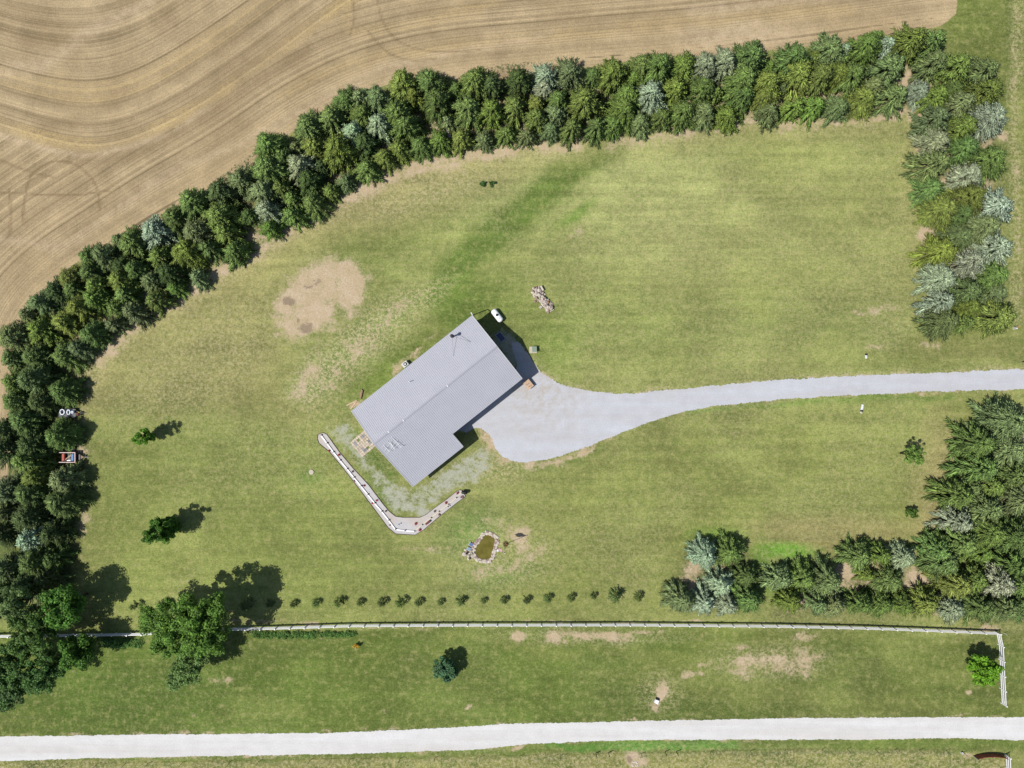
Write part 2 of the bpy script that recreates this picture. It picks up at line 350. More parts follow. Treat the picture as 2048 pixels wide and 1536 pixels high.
mixc(region(x, y, [(690, 850), (745, 880), (800, 950), (790, 970), (740, 930), (700, 890)], 22) * 0.75, (84, 118, 48))
seedm = np.maximum(seedm, blob(x, y, 1022, 700, 22, 42, -38) * 0.95); seedm = np.maximum(seedm, blob(x, y, 925, 850, 26, 18, -38) * .9); addb(blob(x, y, 1085, 760, 30, 16, 40) * .8)
# crop field
fieldpoly = [(-4000, 1600), (-200, 1060), (-30, 985), (8, 962), (14, 900), (4, 860), (14, 800), (20, 700), (52, 615), (140, 525), (300, 450), (430, 372), (515, 322), (560, 275), (640, 215), (720, 183), (800, 152), (900, 150), (960, 158), (1050, 146), (1150, 132), (1280, 112), (1400, 112), (1500, 98), (1700, 78), (1800, 60), (1880, 45), (1905, 25), (1912, -60), (1950, -4000), (-4000, -4000)]
d = dpoly(X0, Y0, fieldpoly, True); field = np.clip(0.5 + (np.where(inside(X0, Y0, fieldpoly), d, -d) + 7) / 14, 0, 1)
hl = chaikin([(-80, 1300), (-28, 1000), (-8, 800), (8, 690), (70, 580), (250, 462), (450, 345), (650, 205), (850, 142), (1100, 122), (1500, 88), (1900, 30), (2600, -60)], 3)
wob = (fbm(X0, Y0, 300, 71, 2) - 0.5) * 16
uA = dpoly(X0, Y0, hl) + wob * 0.5
def above(ax, ay, bx, by):
    L = math.hypot(bx - ax, by - ay); nx, ny = (by - ay) / L, -(bx - ax) / L
    return (X0 - ax) * nx + (Y0 - ay) * ny
d1 = above(-60, 222, 137, 290); d2 = above(376, 222, 615, 51); kk = 55.0
mn = np.minimum(d1, d2); uB = mn - kk * np.log(np.exp(-(np.clip(d1 - mn, 0, 900)) / kk) + np.exp(-(np.clip(d2 - mn, 0, 900)) / kk)) + wob
useB = sst(-4, 4, uB + 16 + (fbm(X0, Y0, 20, 5, 2) - .5) * 6) * (X0 < 760)
seam = np.exp(-((uB + 8) / 11) ** 2) * (X0 < 800) * sst(-60, 40, 300 - Y0 * 0 + 0 * X0)
u = uA * (1 - useB) + (uB + 900) * useB
yel = seam * 0.85 * (0.45 + 0.9 * sst(.35, .65, fbm(x, y, 90, 411, 3))) + np.exp(-((uB - 92) / 12) ** 2) * 0.42 * (X0 < 760) + np.exp(-((uB - 72) / 6) ** 2) * 0.35 * (X0 < 760)
yel = np.maximum(yel, strip(x, y, chaikin([(560, 190), (700, 120), (900, 90), (1200, 62), (1500, 30), (1700, 22)], 2), 6, 30) * 0.6)
yel = np.maximum(yel, strip(x, y, chaikin([(700, -20), (690, 60), (740, 60), (900, 30), (1000, 5)], 2), 6, 24) * 0.6)
palef = strip(x, y, [(0, 150), (80, 130), (170, 70), (300, 0)], 7, 30) * 0.7
palef = np.maximum(palef, strip(x, y, chaikin([(0, 270), (100, 300), (200, 312), (330, 275), (420, 215)], 2), 3, 12) * 0.8)
palef = np.maximum(palef, strip(x, y, chaikin([(0, 480), (120, 500), (200, 440), (340, 345), (560, 250), (760, 130), (1100, 70)], 2), 4, 22) * 0.6)
palef = np.maximum(palef, blob(x, y, 1480, 75, 120, 22, -3) * 0.6); palef = np.maximum(palef, strip(x, y, [(1380, 25), (1560, 5), (1700, -10)], 8, 20) * .6)
trk = np.zeros(len(x))
for pts, wd in [([(752, -20), (762, 40), (785, 75), (820, 95), (870, 105), (960, 100)], 1.6), ([(735, 60), (770, 105), (815, 122), (870, 118)], 1.8), ([(700, -20), (712, 30), (700, 70)], 1.5),
                ([(0, 385), (60, 388), (150, 392), (220, 380)], 2), ([(45, 440), (48, 400), (60, 345), (110, 318), (160, 330), (195, 370), (200, 420)], 2.5), ([(0, 320), (60, 345), (110, 355)], 2), ([(20, 470), (22, 420), (18, 380)], 2)]:
    trk = np.maximum(trk, np.clip(0.5 + (wd - dpoly(X0, Y0, chaikin(pts, 2))) / 2.5, 0, 1))
lapse = blob(x, y, 150, 240, 60, 12, -5) * 0.4 + blob(x, y, 500, 100, 60, 200, 35) * 0.35 + blob(x, y, 60, 60, 90, 60, 0) * 0.3
lapse = np.maximum(lapse, np.exp(-((uB + 38) / 14) ** 2) * 0.6 * (X0 < 620) * (X0 > 150))
lapse = np.maximum(lapse, trk * 1.0)
weeds = blob(x, y, 1020, 132, 60, 9, -4) * 0.7 + strip(x, y, [(440, 350), (520, 295)], 8, 12) * 0.6
# driest dark stain inside the worn patch
stain = np.maximum(blob(x, y, 606, 654, 22, 12, 10), blob(x, y, 584, 606, 18, 11, 20)); stain = np.maximum(stain, strip(x, y, [(586, 612), (592, 640), (604, 652)], 5, 10) * .8); stain = np.maximum(stain, blob(x, y, 625, 570, 26, 10, -30) * 0.7)
stain = np.maximum(stain, blob(x, y, 1262, 1518, 6, 8, 0))
bands = np.clip(0.5 + 2.2 * (vnoise(X0 / 420 + 0.3 * mid, Y0 / 15.0 + 0.5 * big, 91) - 0.5), 0, 1)
lawnmask = region(x, y, [(180, 760), (520, 500), (900, 320), (1830, 250), (1840, 660), (2040, 720), (2040, 800), (1880, 1060), (1340, 1240), (170, 1240), (170, 900)], 60)
base = base * (1 + (bands - 0.5)[:, None] * 0.10 * lawnmask[:, None]) * (0.94 + 0.14 * sst(0.35, 0.65, fbm(x, y, 140, 201, 3)))[:, None]
base = np.clip(base * np.array([0.97, 1.01, 0.86]) * (0.88 + 0.24 * sst(0.3, 0.7, fbm(x * 0.8, y * 1.3, 70, 303, 4)))[:, None], 0.002, 1)
me = bpy.data.meshes.new('ground'); nv = NX * NY
co = np.stack([wx, wy, np.zeros(nv)], 1).astype(np.float32)
me.vertices.add(nv); me.vertices.foreach_set('co', co.ravel())
ii, jj = np.meshgrid(np.arange(NX - 1), np.arange(NY - 1)); a = (jj * NX + ii).ravel()
q = np.stack([a, a + 1, a + 1 + NX, a + NX], 1).astype(np.int32); nf = len(q)
me.loops.add(nf * 4); me.loops.foreach_set('vertex_index', q.ravel()); me.polygons.add(nf)
me.polygons.foreach_set('loop_start', np.arange(0, nf * 4, 4, dtype=np.int32)); me.update(calc_edges=True)
def attr4(name, r, g, b, al):
    at = me.attributes.new(name, 'FLOAT_COLOR', 'POINT'); v = np.stack([r, g, b, al], 1).astype(np.float32); at.data.foreach_set('color', v.ravel())
flk = (0.10 + 0.20 * sst(0.4, 0.65, fbm(x, y, 180, 131, 4))) * (1 - .6 * below)
for m_ in (fleck * 1.0, region(x, y, [(560, 790), (620, 700), (740, 610), (850, 560), (870, 600), (800, 680), (700, 760), (620, 830)], 60) * .9, blob(x, y, 830, 610, 90, 26, -35) * .8, strip(x, y, hedge_in[8:], 30, 40) * .7, strip(x, y, hedge_in2, 26, 40) * .5, blob(x, y, 1010, 1110, 110, 70, 0) * .62, rough * .65,
           blob(x, y, 1000, 930, 60, 40, 0) * .7, strip(x, y, drive_pts[1:14], 10, 16) * .6, blob(x, y, 400, 720, 220, 110, -30) * .5, region(x, y, [(552, 612), (575, 565), (640, 512), (700, 525), (742, 560), (728, 598), (680, 625), (640, 662), (595, 690), (560, 665)], 60) * .8,
           blob(x, y, 850, 380, 170, 50, -15) * .6, blob(x, y, 1540, 1325, 120, 36, 0) * .6, blob(x, y, 1180, 1272, 200, 18, 0) * .5, blob(x, y, 1320, 1385, 50, 40, 0) * .6, strip(x, y, [(2030, -20), (2032, 640)], 14, 20) * .7, blob(x, y, 1780, 640, 60, 60, 0) * .4):
    flk = np.maximum(flk, m_)
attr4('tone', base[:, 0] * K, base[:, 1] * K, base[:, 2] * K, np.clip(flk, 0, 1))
attr4('cover', bare, seedm, field, np.clip(stain, 0, 1))
attr4('crop', np.clip(yel, 0, 1), np.clip(palef, 0, 1), np.clip(lapse, 0, 1), np.clip(weeds, 0, 1))
at = me.attributes.new('row', 'FLOAT', 'POINT'); at.data.foreach_set('value', u.astype(np.float32))
ground = bpy.data.objects.new('ground', me); COL.objects.link(ground)
tag(ground, 'mown lawns, bare soil and the harvested field around the house', 'ground', kind='structure')

class NG:
    """tiny node-graph writer"""
    def __init__(s, m): s.n = m.node_tree.nodes; s.l = m.node_tree.links
    def sock(s, node, i, v):
        if isinstance(v, (int, float)): node.inputs[i].default_value = v
        elif isinstance(v, tuple): node.inputs[i].default_value = v if len(v) == 4 or node.inputs[i].type == 'VECTOR' else v + (1,)
        elif v is not None: s.l.new(v, node.inputs[i])
    def math(s, op, a, b=None, c=None, clamp=False):
        x = s.n.new('ShaderNodeMath'); x.operation = op; x.use_clamp = clamp
        for i, v in enumerate((a, b, c)): s.sock(x, i, v)
        return x.outputs[0]
    def noise(s, vec, scale, detail=4, rough=0.55, dim='3D', wv=None):
        x = s.n.new('ShaderNodeTexNoise'); x.noise_dimensions = dim
        if vec is not None: s.l.new(vec, x.inputs['Vector'])
        if wv is not None: s.l.new(wv, x.inputs['W'])
        x.inputs['Scale'].default_value = scale; x.inputs['Detail'].default_value = detail; x.inputs['Roughness'].default_value = rough
        return x.outputs[0]
    def rng(s, v, a, b, c, d, smooth=False):
        x = s.n.new('ShaderNodeMapRange'); s.l.new(v, x.inputs[0])
        if smooth: x.interpolation_type = 'SMOOTHSTEP'
        for i, t in enumerate((a, b, c, d)): x.inputs[i + 1].default_value = t
        return x.outputs[0]
    def mix(s, f, a, b):
        x = s.n.new('ShaderNodeMix'); x.data_type = 'RGBA'; s.sock(x, 0, f); s.sock(x, 6, a); s.sock(x, 7, b); return x.outputs[2]
    def scale(s, col, f):
        x = s.n.new('ShaderNodeVectorMath'); x.operation = 'SCALE'; s.sock(x, 0, col[:3] if isinstance(col, tuple) else col); s.sock(x, 3, f); return x.outputs[0]
    def mapping(s, vec, scale, rot=0.0):
        x = s.n.new('ShaderNodeMapping'); s.l.new(vec, x.inputs[0]); x.inputs['Scale'].default_value = scale; x.inputs['Rotation'].default_value = (0, 0, rot); return x.outputs[0]
    def attr(s, name, what=0):
        x = s.n.new('ShaderNodeAttribute'); x.attribute_name = name
        return x
gm = bpy.data.materials.new('lawn_and_field'); gm.use_nodes = True; G = NG(gm); n = gm.node_tree.nodes; l = gm.node_tree.links
bsdf = n['Principled BSDF']; bsdf.inputs['Roughness'].default_value = 0.95; bsdf.inputs['Specular IOR Level'].default_value = 0.1
geo = n.new('ShaderNodeNewGeometry'); pos = geo.outputs['Position']
tone_n = G.attr('tone'); tone = tone_n.outputs['Color']; flk_s = tone_n.outputs['Alpha']; cv = G.attr('cover'); cs = n.new('ShaderNodeSeparateColor'); l.new(cv.outputs['Color'], cs.inputs[0])
cr = G.attr('crop'); ks = n.new('ShaderNodeSeparateColor'); l.new(cr.outputs['Color'], ks.inputs[0])
row = G.attr('row').outputs['Fac']
nfine = G.noise(pos, 3.2, 4, 0.7); nmid = G.noise(pos, 0.9, 5, 0.6); nbig = G.noise(pos, 0.22, 4, 0.55)
mow = G.noise(G.mapping(pos, (0.035, 0.75, 1), 0.03), 1.0, 4, 0.6)
streak = G.noise(G.mapping(pos, (0.10, 1.5, 1), 0.05), 1.0, 4, 0.75); g1 = G.scale(tone, G.rng(nfine, 0.3, 0.7, 0.68, 1.32)); g1 = G.scale(g1, G.rng(streak, 0.3, 0.7, 0.90, 1.10)); g1 = G.scale(g1, G.rng(nmid, 0.3, 0.7, 0.84, 1.16)); g1 = G.scale(g1, G.rng(mow, 0.3, 0.7, 0.90, 1.10))
dry = G.rng(G.math('ADD', G.math('MULTIPLY', nmid, 0.6), G.math('MULTIPLY', G.noise(pos, 2.1, 3, 0.7), 0.5)), 0.56, 0.72, 0.0, 0.55)
g1 = G.mix(dry, g1, G.scale(C(186, 176, 122), 1.0)); lush = G.rng(G.noise(G.mapping(pos, (1, 1, 1), 1.0), 0.6, 5, 0.65), 0.55, 0.72, 0.0, 0.45)
g1 = G.mix(lush, g1, G.scale(C(96, 122, 58), G.rng(nfine, 0.3, 0.7, 0.8, 1.2)))
nxf = G.noise(pos, 5.5, 3, 0.8); nstraw = G.noise(pos, 1.9, 5, 0.85)
g1 = G.scale(g1, G.rng(nxf, 0.32, 0.68, 0.78, 1.24))
g1 = G.mix(G.math('MULTIPLY', flk_s, G.rng(nstraw, 0.48, 0.56, 0, 0.95)), g1, G.scale(C(216, 203, 160), G.rng(nxf, 0.3, 0.7, 0.8, 1.2)))
g1 = G.mix(G.math('MULTIPLY', flk_s, G.rng(G.noise(G.mapping(pos, (1, 1, 1), 0.7), 1.3, 5, 0.8), 0.52, 0.62, 0, 0.75)), g1, G.scale(C(98, 126, 58), G.rng(nxf, 0.3, 0.7, 0.8, 1.2)))
# bare soil
nb = G.math('ADD', G.math('MULTIPLY', G.noise(pos, 0.32, 8, 0.78), 0.75), G.math('MULTIPLY', G.noise(pos, 2.2, 5, 0.75), 0.25))
soil = G.scale(C(222, 200, 170), G.rng(G.noise(pos, 3.4, 5, 0.9), 0.34, 0.66, 0.66, 1.24)); soil = G.mix(G.rng(G.noise(pos, 0.45, 5, 0.75), 0.42, 0.62, 0, 0.6), soil, G.scale(C(196, 176, 134), G.rng(nxf, 0.3, 0.7, 0.75, 1.2)))
soil = G.mix(G.math('MULTIPLY', G.rng(G.math('ADD', cv.outputs['Alpha'], G.math('MULTIPLY', G.math('SUBTRACT', nb, 0.5), 3.6)), 0.55, 0.85, 0, 1), 0.7), soil, G.scale(C(142, 122, 108), G.rng(nfine, 0.3, 0.7, 0.8, 1.2)))
fb = G.rng(G.math('ADD', cs.outputs[0], G.math('MULTIPLY', G.math('SUBTRACT', nb, 0.5), 4.2)), 0.40, 0.86, 0, 0.94)
g1 = G.mix(fb, g1, soil)
# pale seeded ground with drill lines
mp = G.mapping(pos, (1, 1, 1), -math.radians(38.5)); sp = n.new('ShaderNodeSeparateXYZ'); l.new(mp, sp.inputs[0])
ln1 = G.math('PINGPONG', G.math('ADD', sp.outputs[0], G.math('MULTIPLY', nmid, 0.25)), 0.62); ln2 = G.math('PINGPONG', G.math('ADD', sp.outputs[1], G.math('MULTIPLY', nmid, 0.25)), 0.62)
fs = G.rng(G.math('ADD', cs.outputs[1], G.math('MULTIPLY', G.math('SUBTRACT', G.noise(pos, 0.9, 6, 0.8), 0.5), 2.6)), 0.46, 0.86, 0, 0.9)
pale = G.scale(C(192, 194, 176), G.rng(nfine, 0.3, 0.7, 0.82, 1.15)); g1 = G.mix(fs, g1, pale)
lno = G.math('MULTIPLY', G.math('MAXIMUM', G.rng(ln1, 0.0, 0.07, 1, 0), G.rng(ln2, 0.0, 0.07, 1, 0)), G.math('MULTIPLY', G.rng(cs.outputs[1], 0.2, 0.4, 0, 0.55), G.rng(G.noise(pos, 0.5, 3), 0.45, 0.6, 0, 1)))
g1 = G.mix(lno, g1, C(200, 205, 176))
# crop field, rows follow the drilling passes
r1 = G.noise(None, 0.045, 3, 0.6, '1D', row); r2 = G.noise(None, 0.16, 4, 0.75, '1D', row); r3 = G.noise(None, 0.42, 2, 0.8, '1D', row)
rs = G.math('ADD', G.math('ADD', G.math('MULTIPLY', r1, 0.52), G.math('MULTIPLY', r2, 0.38)), G.math('MULTIPLY', r3, 0.28))
rs = G.math('ADD', rs, G.math('MULTIPLY', G.math('SUBTRACT', G.noise(pos, 0.16, 4, 0.6), 0.5), 0.35))
fc = G.mix(G.rng(rs, 0.42, 0.72, 0, 1), C(142, 125, 96), C(212, 190, 150))
fc = G.mix(G.math('MULTIPLY', G.rng(G.noise(pos, 0.09, 3), 0.4, 0.62, 0, 1), 0.35), fc, C(176, 154, 116))
fc = G.mix(G.math('MULTIPLY', ks.outputs[0], G.rng(G.math('ADD', G.noise(pos, 1.2, 4, 0.7), G.math('MULTIPLY', G.math('SUBTRACT', r2, 0.5), 1.6)), 0.32, 0.66, 0.1, 0.95)), fc, C(216, 190, 134))
fc = G.mix(G.math('MULTIPLY', ks.outputs[1], G.rng(G.noise(pos, 0.7, 4, 0.7), 0.35, 0.6, 0.3, 0.9)), fc, C(222, 200, 168))
fc = G.mix(G.math('MULTIPLY', ks.outputs[2], G.rng(G.noise(pos, 1.4, 4, 0.7), 0.3, 0.7, 0.35, 0.85)), fc, C(138, 118, 88))
fc = G.scale(fc, G.rng(G.noise(pos, 4.2, 4, 0.85), 0.34, 0.66, 0.74, 1.22)); fc = G.scale(fc, G.rng(G.noise(pos, 0.35, 5, 0.7), 0.35, 0.65, 0.92, 1.08)); fc = G.scale(fc, G.rng(G.noise(pos, 1.6, 3, 0.7), 0.3, 0.7, 0.92, 1.08))
fc = G.mix(G.rng(G.math('ADD', cr.outputs['Alpha'], G.math('MULTIPLY', G.math('SUBTRACT', G.noise(pos, 2.2, 3, 0.7), 0.5), 2.2)), 0.62, 0.75, 0, 0.85), fc, C(92, 104, 66))
ff = G.rng(G.math('ADD', cs.outputs[2], G.math('MULTIPLY', G.math('SUBTRACT', nb, 0.5), 1.2)), 0.44, 0.56, 0, 1)
g1 = G.mix(ff, g1, fc)
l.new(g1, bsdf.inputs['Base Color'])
bp = n.new('ShaderNodeBump'); bp.inputs['Strength'].default_value = 0.35; bp.inputs['Distance'].default_value = 0.12
l.new(nfine, bp.inputs['Height']); l.new(bp.outputs[0], bsdf.inputs['Normal'])
me.materials.append(gm)

# ---------------------------------------------------------------- gravel roads (sheets just above the ground)
def gravel_mat(name, col, wear, wear_scale=(0.03, 0.5, 1), rot=0.0, apron=None):
    m = bpy.data.materials.new(name); m.use_nodes = True; g = NG(m); b = m.node_tree.nodes['Principled BSDF']
    b.inputs['Roughness'].default_value = 0.95; b.inputs['Specular IOR Level'].default_value = 0.1
    p = m.node_tree.nodes.new('ShaderNodeNewGeometry').outputs['Position']
    c = g.mix(g.rng(g.noise(g.mapping(p, wear_scale, rot), 1.0, 4, 0.6), 0.38, 0.66, 0, 0.55), col, wear)
    c = g.scale(c, g.rng(g.noise(p, 5.0, 4, 0.8), 0.3, 0.7, 0.86, 1.12)); c = g.scale(c, g.rng(g.noise(p, 0.5, 4, 0.6), 0.3, 0.7, 0.95, 1.05))
    c = g.mix(g.rng(g.noise(p, 2.2, 2, 0.9), 0.72, 0.76, 0, 0.5), c, C(150, 140, 126))
    if apron:
        vd = m.node_tree.nodes.new('ShaderNodeVectorMath'); vd.operation = 'DISTANCE'; m.node_tree.links.new(p, vd.inputs[0]); vd.inputs[1].default_value = (apron[0], apron[1] + 4, 0)
        near = g.rng(vd.outputs['Value'], apron[2] * 1.3, apron[2] * 0.3, 0, 1)
        c = g.mix(g.math('MULTIPLY', near, g.rng(g.noise(p, 0.55, 6, 0.75), 0.42, 0.62, 0, 0.7)), c, g.scale(C(200, 190, 176), g.rng(g.noise(p, 4.0, 4, 0.8), 0.3, 0.7, 0.8, 1.15)))
    c = g.mix(g.rng(g.noise(g.mapping(p, (0.12, 1.0, 1), rot), 1.3, 4, 0.7), 0.56, 0.7, 0, 0.35), c, g.scale(col, 0.82))
    m.node_tree.links.new(c, b.inputs['Base Color']); return m
def ragged(pts, step, amp, seed):
    """resample a px outline, jitter it, return world xy"""
    out = []; rr = random.Random(seed); m = len(pts)
    for i in range(m):
        ax, ay = pts[i]; bx, by = pts[(i + 1) % m]; L = math.hypot(bx - ax, by - ay); k = max(1, int(L / step))
        nx, ny = (-(by - ay) / L, (bx - ax) / L) if L else (0, 0)
        for j in range(k):
            t = j / k; x_, y_ = ax + (bx - ax) * t, ay + (by - ay) * t
            o = amp * (rr.uniform(-0.5, 0.5) + 1.1 * (float(vnoise(np.array([x_ / 14]), np.array([y_ / 14]), seed)[0]) - 0.5))
            out.append(((x_ + nx * o - 1024) / PPM, (768 - y_ - ny * o) / PPM))
    return out
def sheet(name, pts, z, m, kind='structure', label=None, cat=None):
    from mathutils.geometry import tessellate_polygon
    tris = tessellate_polygon([[Vector((p[0], p[1], 0)) for p in pts]])
    me_ = bpy.data.meshes.new(name); f2 = []
    for t in tris:
        A_, B_, C_ = (pts[i] for i in t)
        ar = (B_[0] - A_[0]) * (C_[1] - A_[1]) - (B_[1] - A_[1]) * (C_[0] - A_[0])
        f2.append(tuple(t) if ar > 0 else (t[0], t[2], t[1]))
    me_.from_pydata([(p[0], p[1], z) for p in pts], [], f2); me_.update(); me_.materials.append(m)
    o = bpy.data.objects.new(name, me_); COL.objects.link(o); tag(o, label, cat, kind=kind); return o
road_m = gravel_mat('white_limestone_gravel', C(240, 240, 240), C(218, 213, 206))
drive_m = gravel_mat('grey_driveway_gravel', C(216, 219, 227), C(204, 202, 202), (0.05, 0.5, 1), 0.08, (5.0, -4.5, 9.0))
sheet('road', ragged([(-900, 1478)] + top_e[1:] + bot_e[::-1], 2.0, 1.8, 3), 0.010, road_m, label='white gravel road along the bottom edge', cat='road')
dsm = [tuple(p) for p in chaikin(drive_pts, 1, True)]
sheet('driveway', ragged(dsm, 2.0, 2.6, 4), 0.006, drive_m, label='pale grey gravel driveway curving to the house', cat='driveway')
# ---------------------------------------------------------------- trees
def spikes(arr, name):
    """arr rows: p(3) q(3) w flat ; spindle-shaped twigs"""
    a = np.array(arr, float); n_ = len(a); p = a[:, 0:3]; q_ = a[:, 3:6]; w_ = a[:, 6:7]
    d_ = q_ - p; L = np.linalg.norm(d_, axis=1, keepdims=True) + 1e-9; d_ = d_ / L
    up = np.tile(np.array([[0, 0, 1.0]]), (n_, 1)); s1 = np.cross(d_, up); s1 /= (np.linalg.norm(s1, axis=1, keepdims=True) + 1e-6); s2 = np.cross(s1, d_)
    m_ = p + d_ * L * 0.4
    V = np.stack([p, m_ + s1 * w_, m_ + s2 * w_ * 0.7, m_ - s1 * w_, q_], 1).reshape(-1, 3)
    F = np.array([[0, 1, 2], [0, 2, 3], [1, 4, 2], [2, 4, 3], [0, 3, 1], [1, 3, 4]])
    F = (np.arange(n_)[:, None, None] * 5 + F[None]).reshape(-1, 3)
    me_ = bpy.data.meshes.new(name); me_.vertices.add(len(V)); me_.vertices.foreach_set('co', V.astype(np.float32).ravel())
    me_.loops.add(len(F) * 3); me_.loops.foreach_set('vertex_index', F.astype(np.int32).ravel()); me_.polygons.add(len(F))
    me_.polygons.foreach_set('loop_start', np.arange(0, len(F) * 3, 3, dtype=np.int32)); me_.update(calc_edges=True)
    return me_
def conifer(seed, R=2.4, H=4.6, nb=120, lift=0.25, side=4, wid=0.10, power=0.8):
    r = random.Random(seed); A_ = []
    lob = [r.uniform(0.75, 1.2) for _ in range(9)]
    nw = max(6, nb // 13); SEC = r.choice([11, 12, 13]); joff = [r.uniform(-.1, .1) for _ in range(SEC)]
    for i in range(nb):
        wl = int(i * nw / nb); t = (wl + 0.35 * r.random()) / nw; t = t ** 0.85   # whorls, 0 bottom .. 1 top
        z0 = H * (0.08 + 0.90 * t); az = ((i % SEC) / SEC * 6.2832 + joff[i % SEC] + wl * 0.03 + r.uniform(-0.07, 0.07)) if r.random() < 0.74 else r.uniform(0, 6.2832)
        L = R * (1 - t) ** power * r.uniform(0.66, 1.2) * lob[int(az / 0.698) % 9] + 0.28
        el = lift * (-0.8 + 1.5 * t) + r.uniform(-0.15, 0.15)
        d_ = Vector((math.cos(az) * math.cos(el), math.sin(az) * math.cos(el), math.sin(el)))
        p0 = Vector((0, 0, z0)); p1 = p0 + d_ * L; p1.z += 0.06 * L
        sd_ = Vector((-math.sin(az), math.cos(az), 0))
        A_.append([*(p0 + d_ * L * 0.2), *p1, wid * (1.25 + 0.4 * L)])
        ns = max(1, int(side * L / R + 1.2))
        for k in range(ns):
            f = 0.32 + 0.6 * (k + 0.6 * r.random()) / ns
            b0 = p0 + (p1 - p0) * f; ln = L * 0.40 * (1.15 - f) + 0.2
            for sgn in (-1, 1):
                dd = (d_ * r.uniform(0.9, 1.3) + sd_ * sgn * r.uniform(0.38, 0.75) + Vector((0, 0, r.uniform(-0.40, 0.02)))).normalized()
                A_.append([*b0, *(b0 + dd * ln * r.uniform(0.75, 1.25)), wid * r.uniform(0.7, 1.1)])
    for k in range(22):
        a_ = k * 2.4 + r.uniform(-.3, .3); z_ = H * (1.03 - 0.006 * k); l_ = 0.22 + 0.022 * k
        A_.append([0, 0, z_, math.cos(a_) * l_, math.sin(a_) * l_, z_ - 0.12 - 0.3 * l_, 0.05])
    return spikes(A_, 'crown')
def leaves(clusters, size, per, seed, spread=1.0, name='crown'):
    r = np.random.default_rng(seed); c = np.array(clusters, float); n_ = len(c) * per
    ctr = np.repeat(c[:, :3], per, 0); rad = np.repeat(c[:, 3:4], per, 0)
    off = r.normal(size=(n_, 3)); off /= np.linalg.norm(off, axis=1, keepdims=True); off *= rad * (r.random((n_, 1)) ** 0.45) * spread; off[:, 2] *= 0.75
    p = ctr + off; nrm = off / (rad + 1e-6) + r.normal(size=(n_, 3)) * 0.45 + np.array([0, 0, 0.5]); nrm /= np.linalg.norm(nrm, axis=1, keepdims=True)
    t = np.cross(nrm, r.normal(size=(n_, 3))); t /= (np.linalg.norm(t, axis=1, keepdims=True) + 1e-6); b = np.cross(nrm, t)
    s = size * r.uniform(0.6, 1.3, (n_, 1)); V = np.stack([p - t * s, p + b * s * 0.55, p + t * s, p - b * s * 0.55], 1).reshape(-1, 3)
    F = np.arange(n_ * 4, dtype=np.int32)
    me_ = bpy.data.meshes.new(name); me_.vertices.add(n_ * 4); me_.vertices.foreach_set('co', V.astype(np.float32).ravel())
    me_.loops.add(n_ * 4); me_.loops.foreach_set('vertex_index', F); me_.polygons.add(n_)
    me_.polygons.foreach_set('loop_start', np.arange(0, n_ * 4, 4, dtype=np.int32)); me_.update(calc_edges=True)
    return me_
needle = leafmat('spruce_needles', 0.12, 0.50, 1.62, 0.8); leafm = leafmat('broad_leaves', 0.30, 0.6, 1.4, 0.7)
bark = mat('bark', C(96, 78, 62), 0.95, 0.3, 4); 
for m_ in (needle, leafm): pass
def trunk_mesh(h, r):
    b = MB(); b.tube((0, 0, -0.1), (0, 0, h * 0.5), r, r * 0.6, 8, False); b.tube((0, 0, h * 0.5), (0, 0, h), r * 0.6, r * 0.12, 8, True); return b.mesh('trunk', True)
R0, H0 = 2.4, 4.6
PROTO = []
for k in range(7):
    cm = conifer(100 + k, R0, H0, [150, 120, 170, 140, 105, 160, 130][k], [0.22, 0.36, 0.18, 0.42, 0.30, 0.2, 0.3][k], [6, 5, 7, 5, 4, 6, 5][k], [0.058, 0.068, 0.052, 0.066, 0.075, 0.058, 0.066][k], [0.72, 0.8, 0.65, 0.75, 0.85, 0.7, 0.75][k])
    cm.materials.append(needle); tm = trunk_mesh(H0 * 0.8, 0.12); tm.materials.append(bark); PROTO.append((cm, tm))
SC = []
for k in range(3):
    cm = conifer(300 + k, 0.8, 1.7, 34, 0.5, 1, 0.035, 0.8); cm.materials.append(needle); tm = trunk_mesh(1.3, 0.03); tm.materials.append(bark); SC.append((cm, tm))
PAL = {'D': ((82, 104, 56), 'dark'), 'G': ((104, 130, 68), 'green'), 'O': ((116, 136, 64), 'olive'), 'B': ((114, 134, 84), 'bluish'),
       'S': ((154, 168, 134), 'silvery'), 'L': ((112, 140, 66), 'bright'), 'Y': ((200, 170, 60), 'yellow')}
KF = 0.82
def place_tree(px, py, rpx, colk, hfac=1.72, name='spruce_tree', proto=None, seed=0):
    r = random.Random(seed); rm = rpx / PPM * (1.18 if (px > 1330 and py > 1000 and px < 1830) else 1.40 if rpx < 33 else 1.26); h = rm * hfac * r.uniform(0.9, 1.12)
    b = P(px, py, h * 0.36); b.z = 0
    cm, tm = proto or PROTO[r.randrange(len(PROTO))]
    root = empty(name, b, r.uniform(0, 6.28))
    c = bpy.data.objects.new('crown', cm); t = bpy.data.objects.new('trunk', tm)
    H_, R_ = (H0, R0) if proto is None else (1.7, 0.8)
    root.scale = (rm / R_, rm / R_, h / H_)
    for o in (c, t): COL.objects.link(o); o.parent = root
    base_c = PAL[colk][0]; j = [r.uniform(0.93, 1.10), r.uniform(0.96, 1.04), r.uniform(0.86, 1.10)]; v = r.uniform(0.82, 1.18)
    c.color = (lin(base_c[0]) * KF * (min(v, 0.98) if colk == 'S' else v) * j[0], lin(base_c[1]) * KF * v * j[1], lin(base_c[2]) * KF * v * j[2], 1)
    return root, h
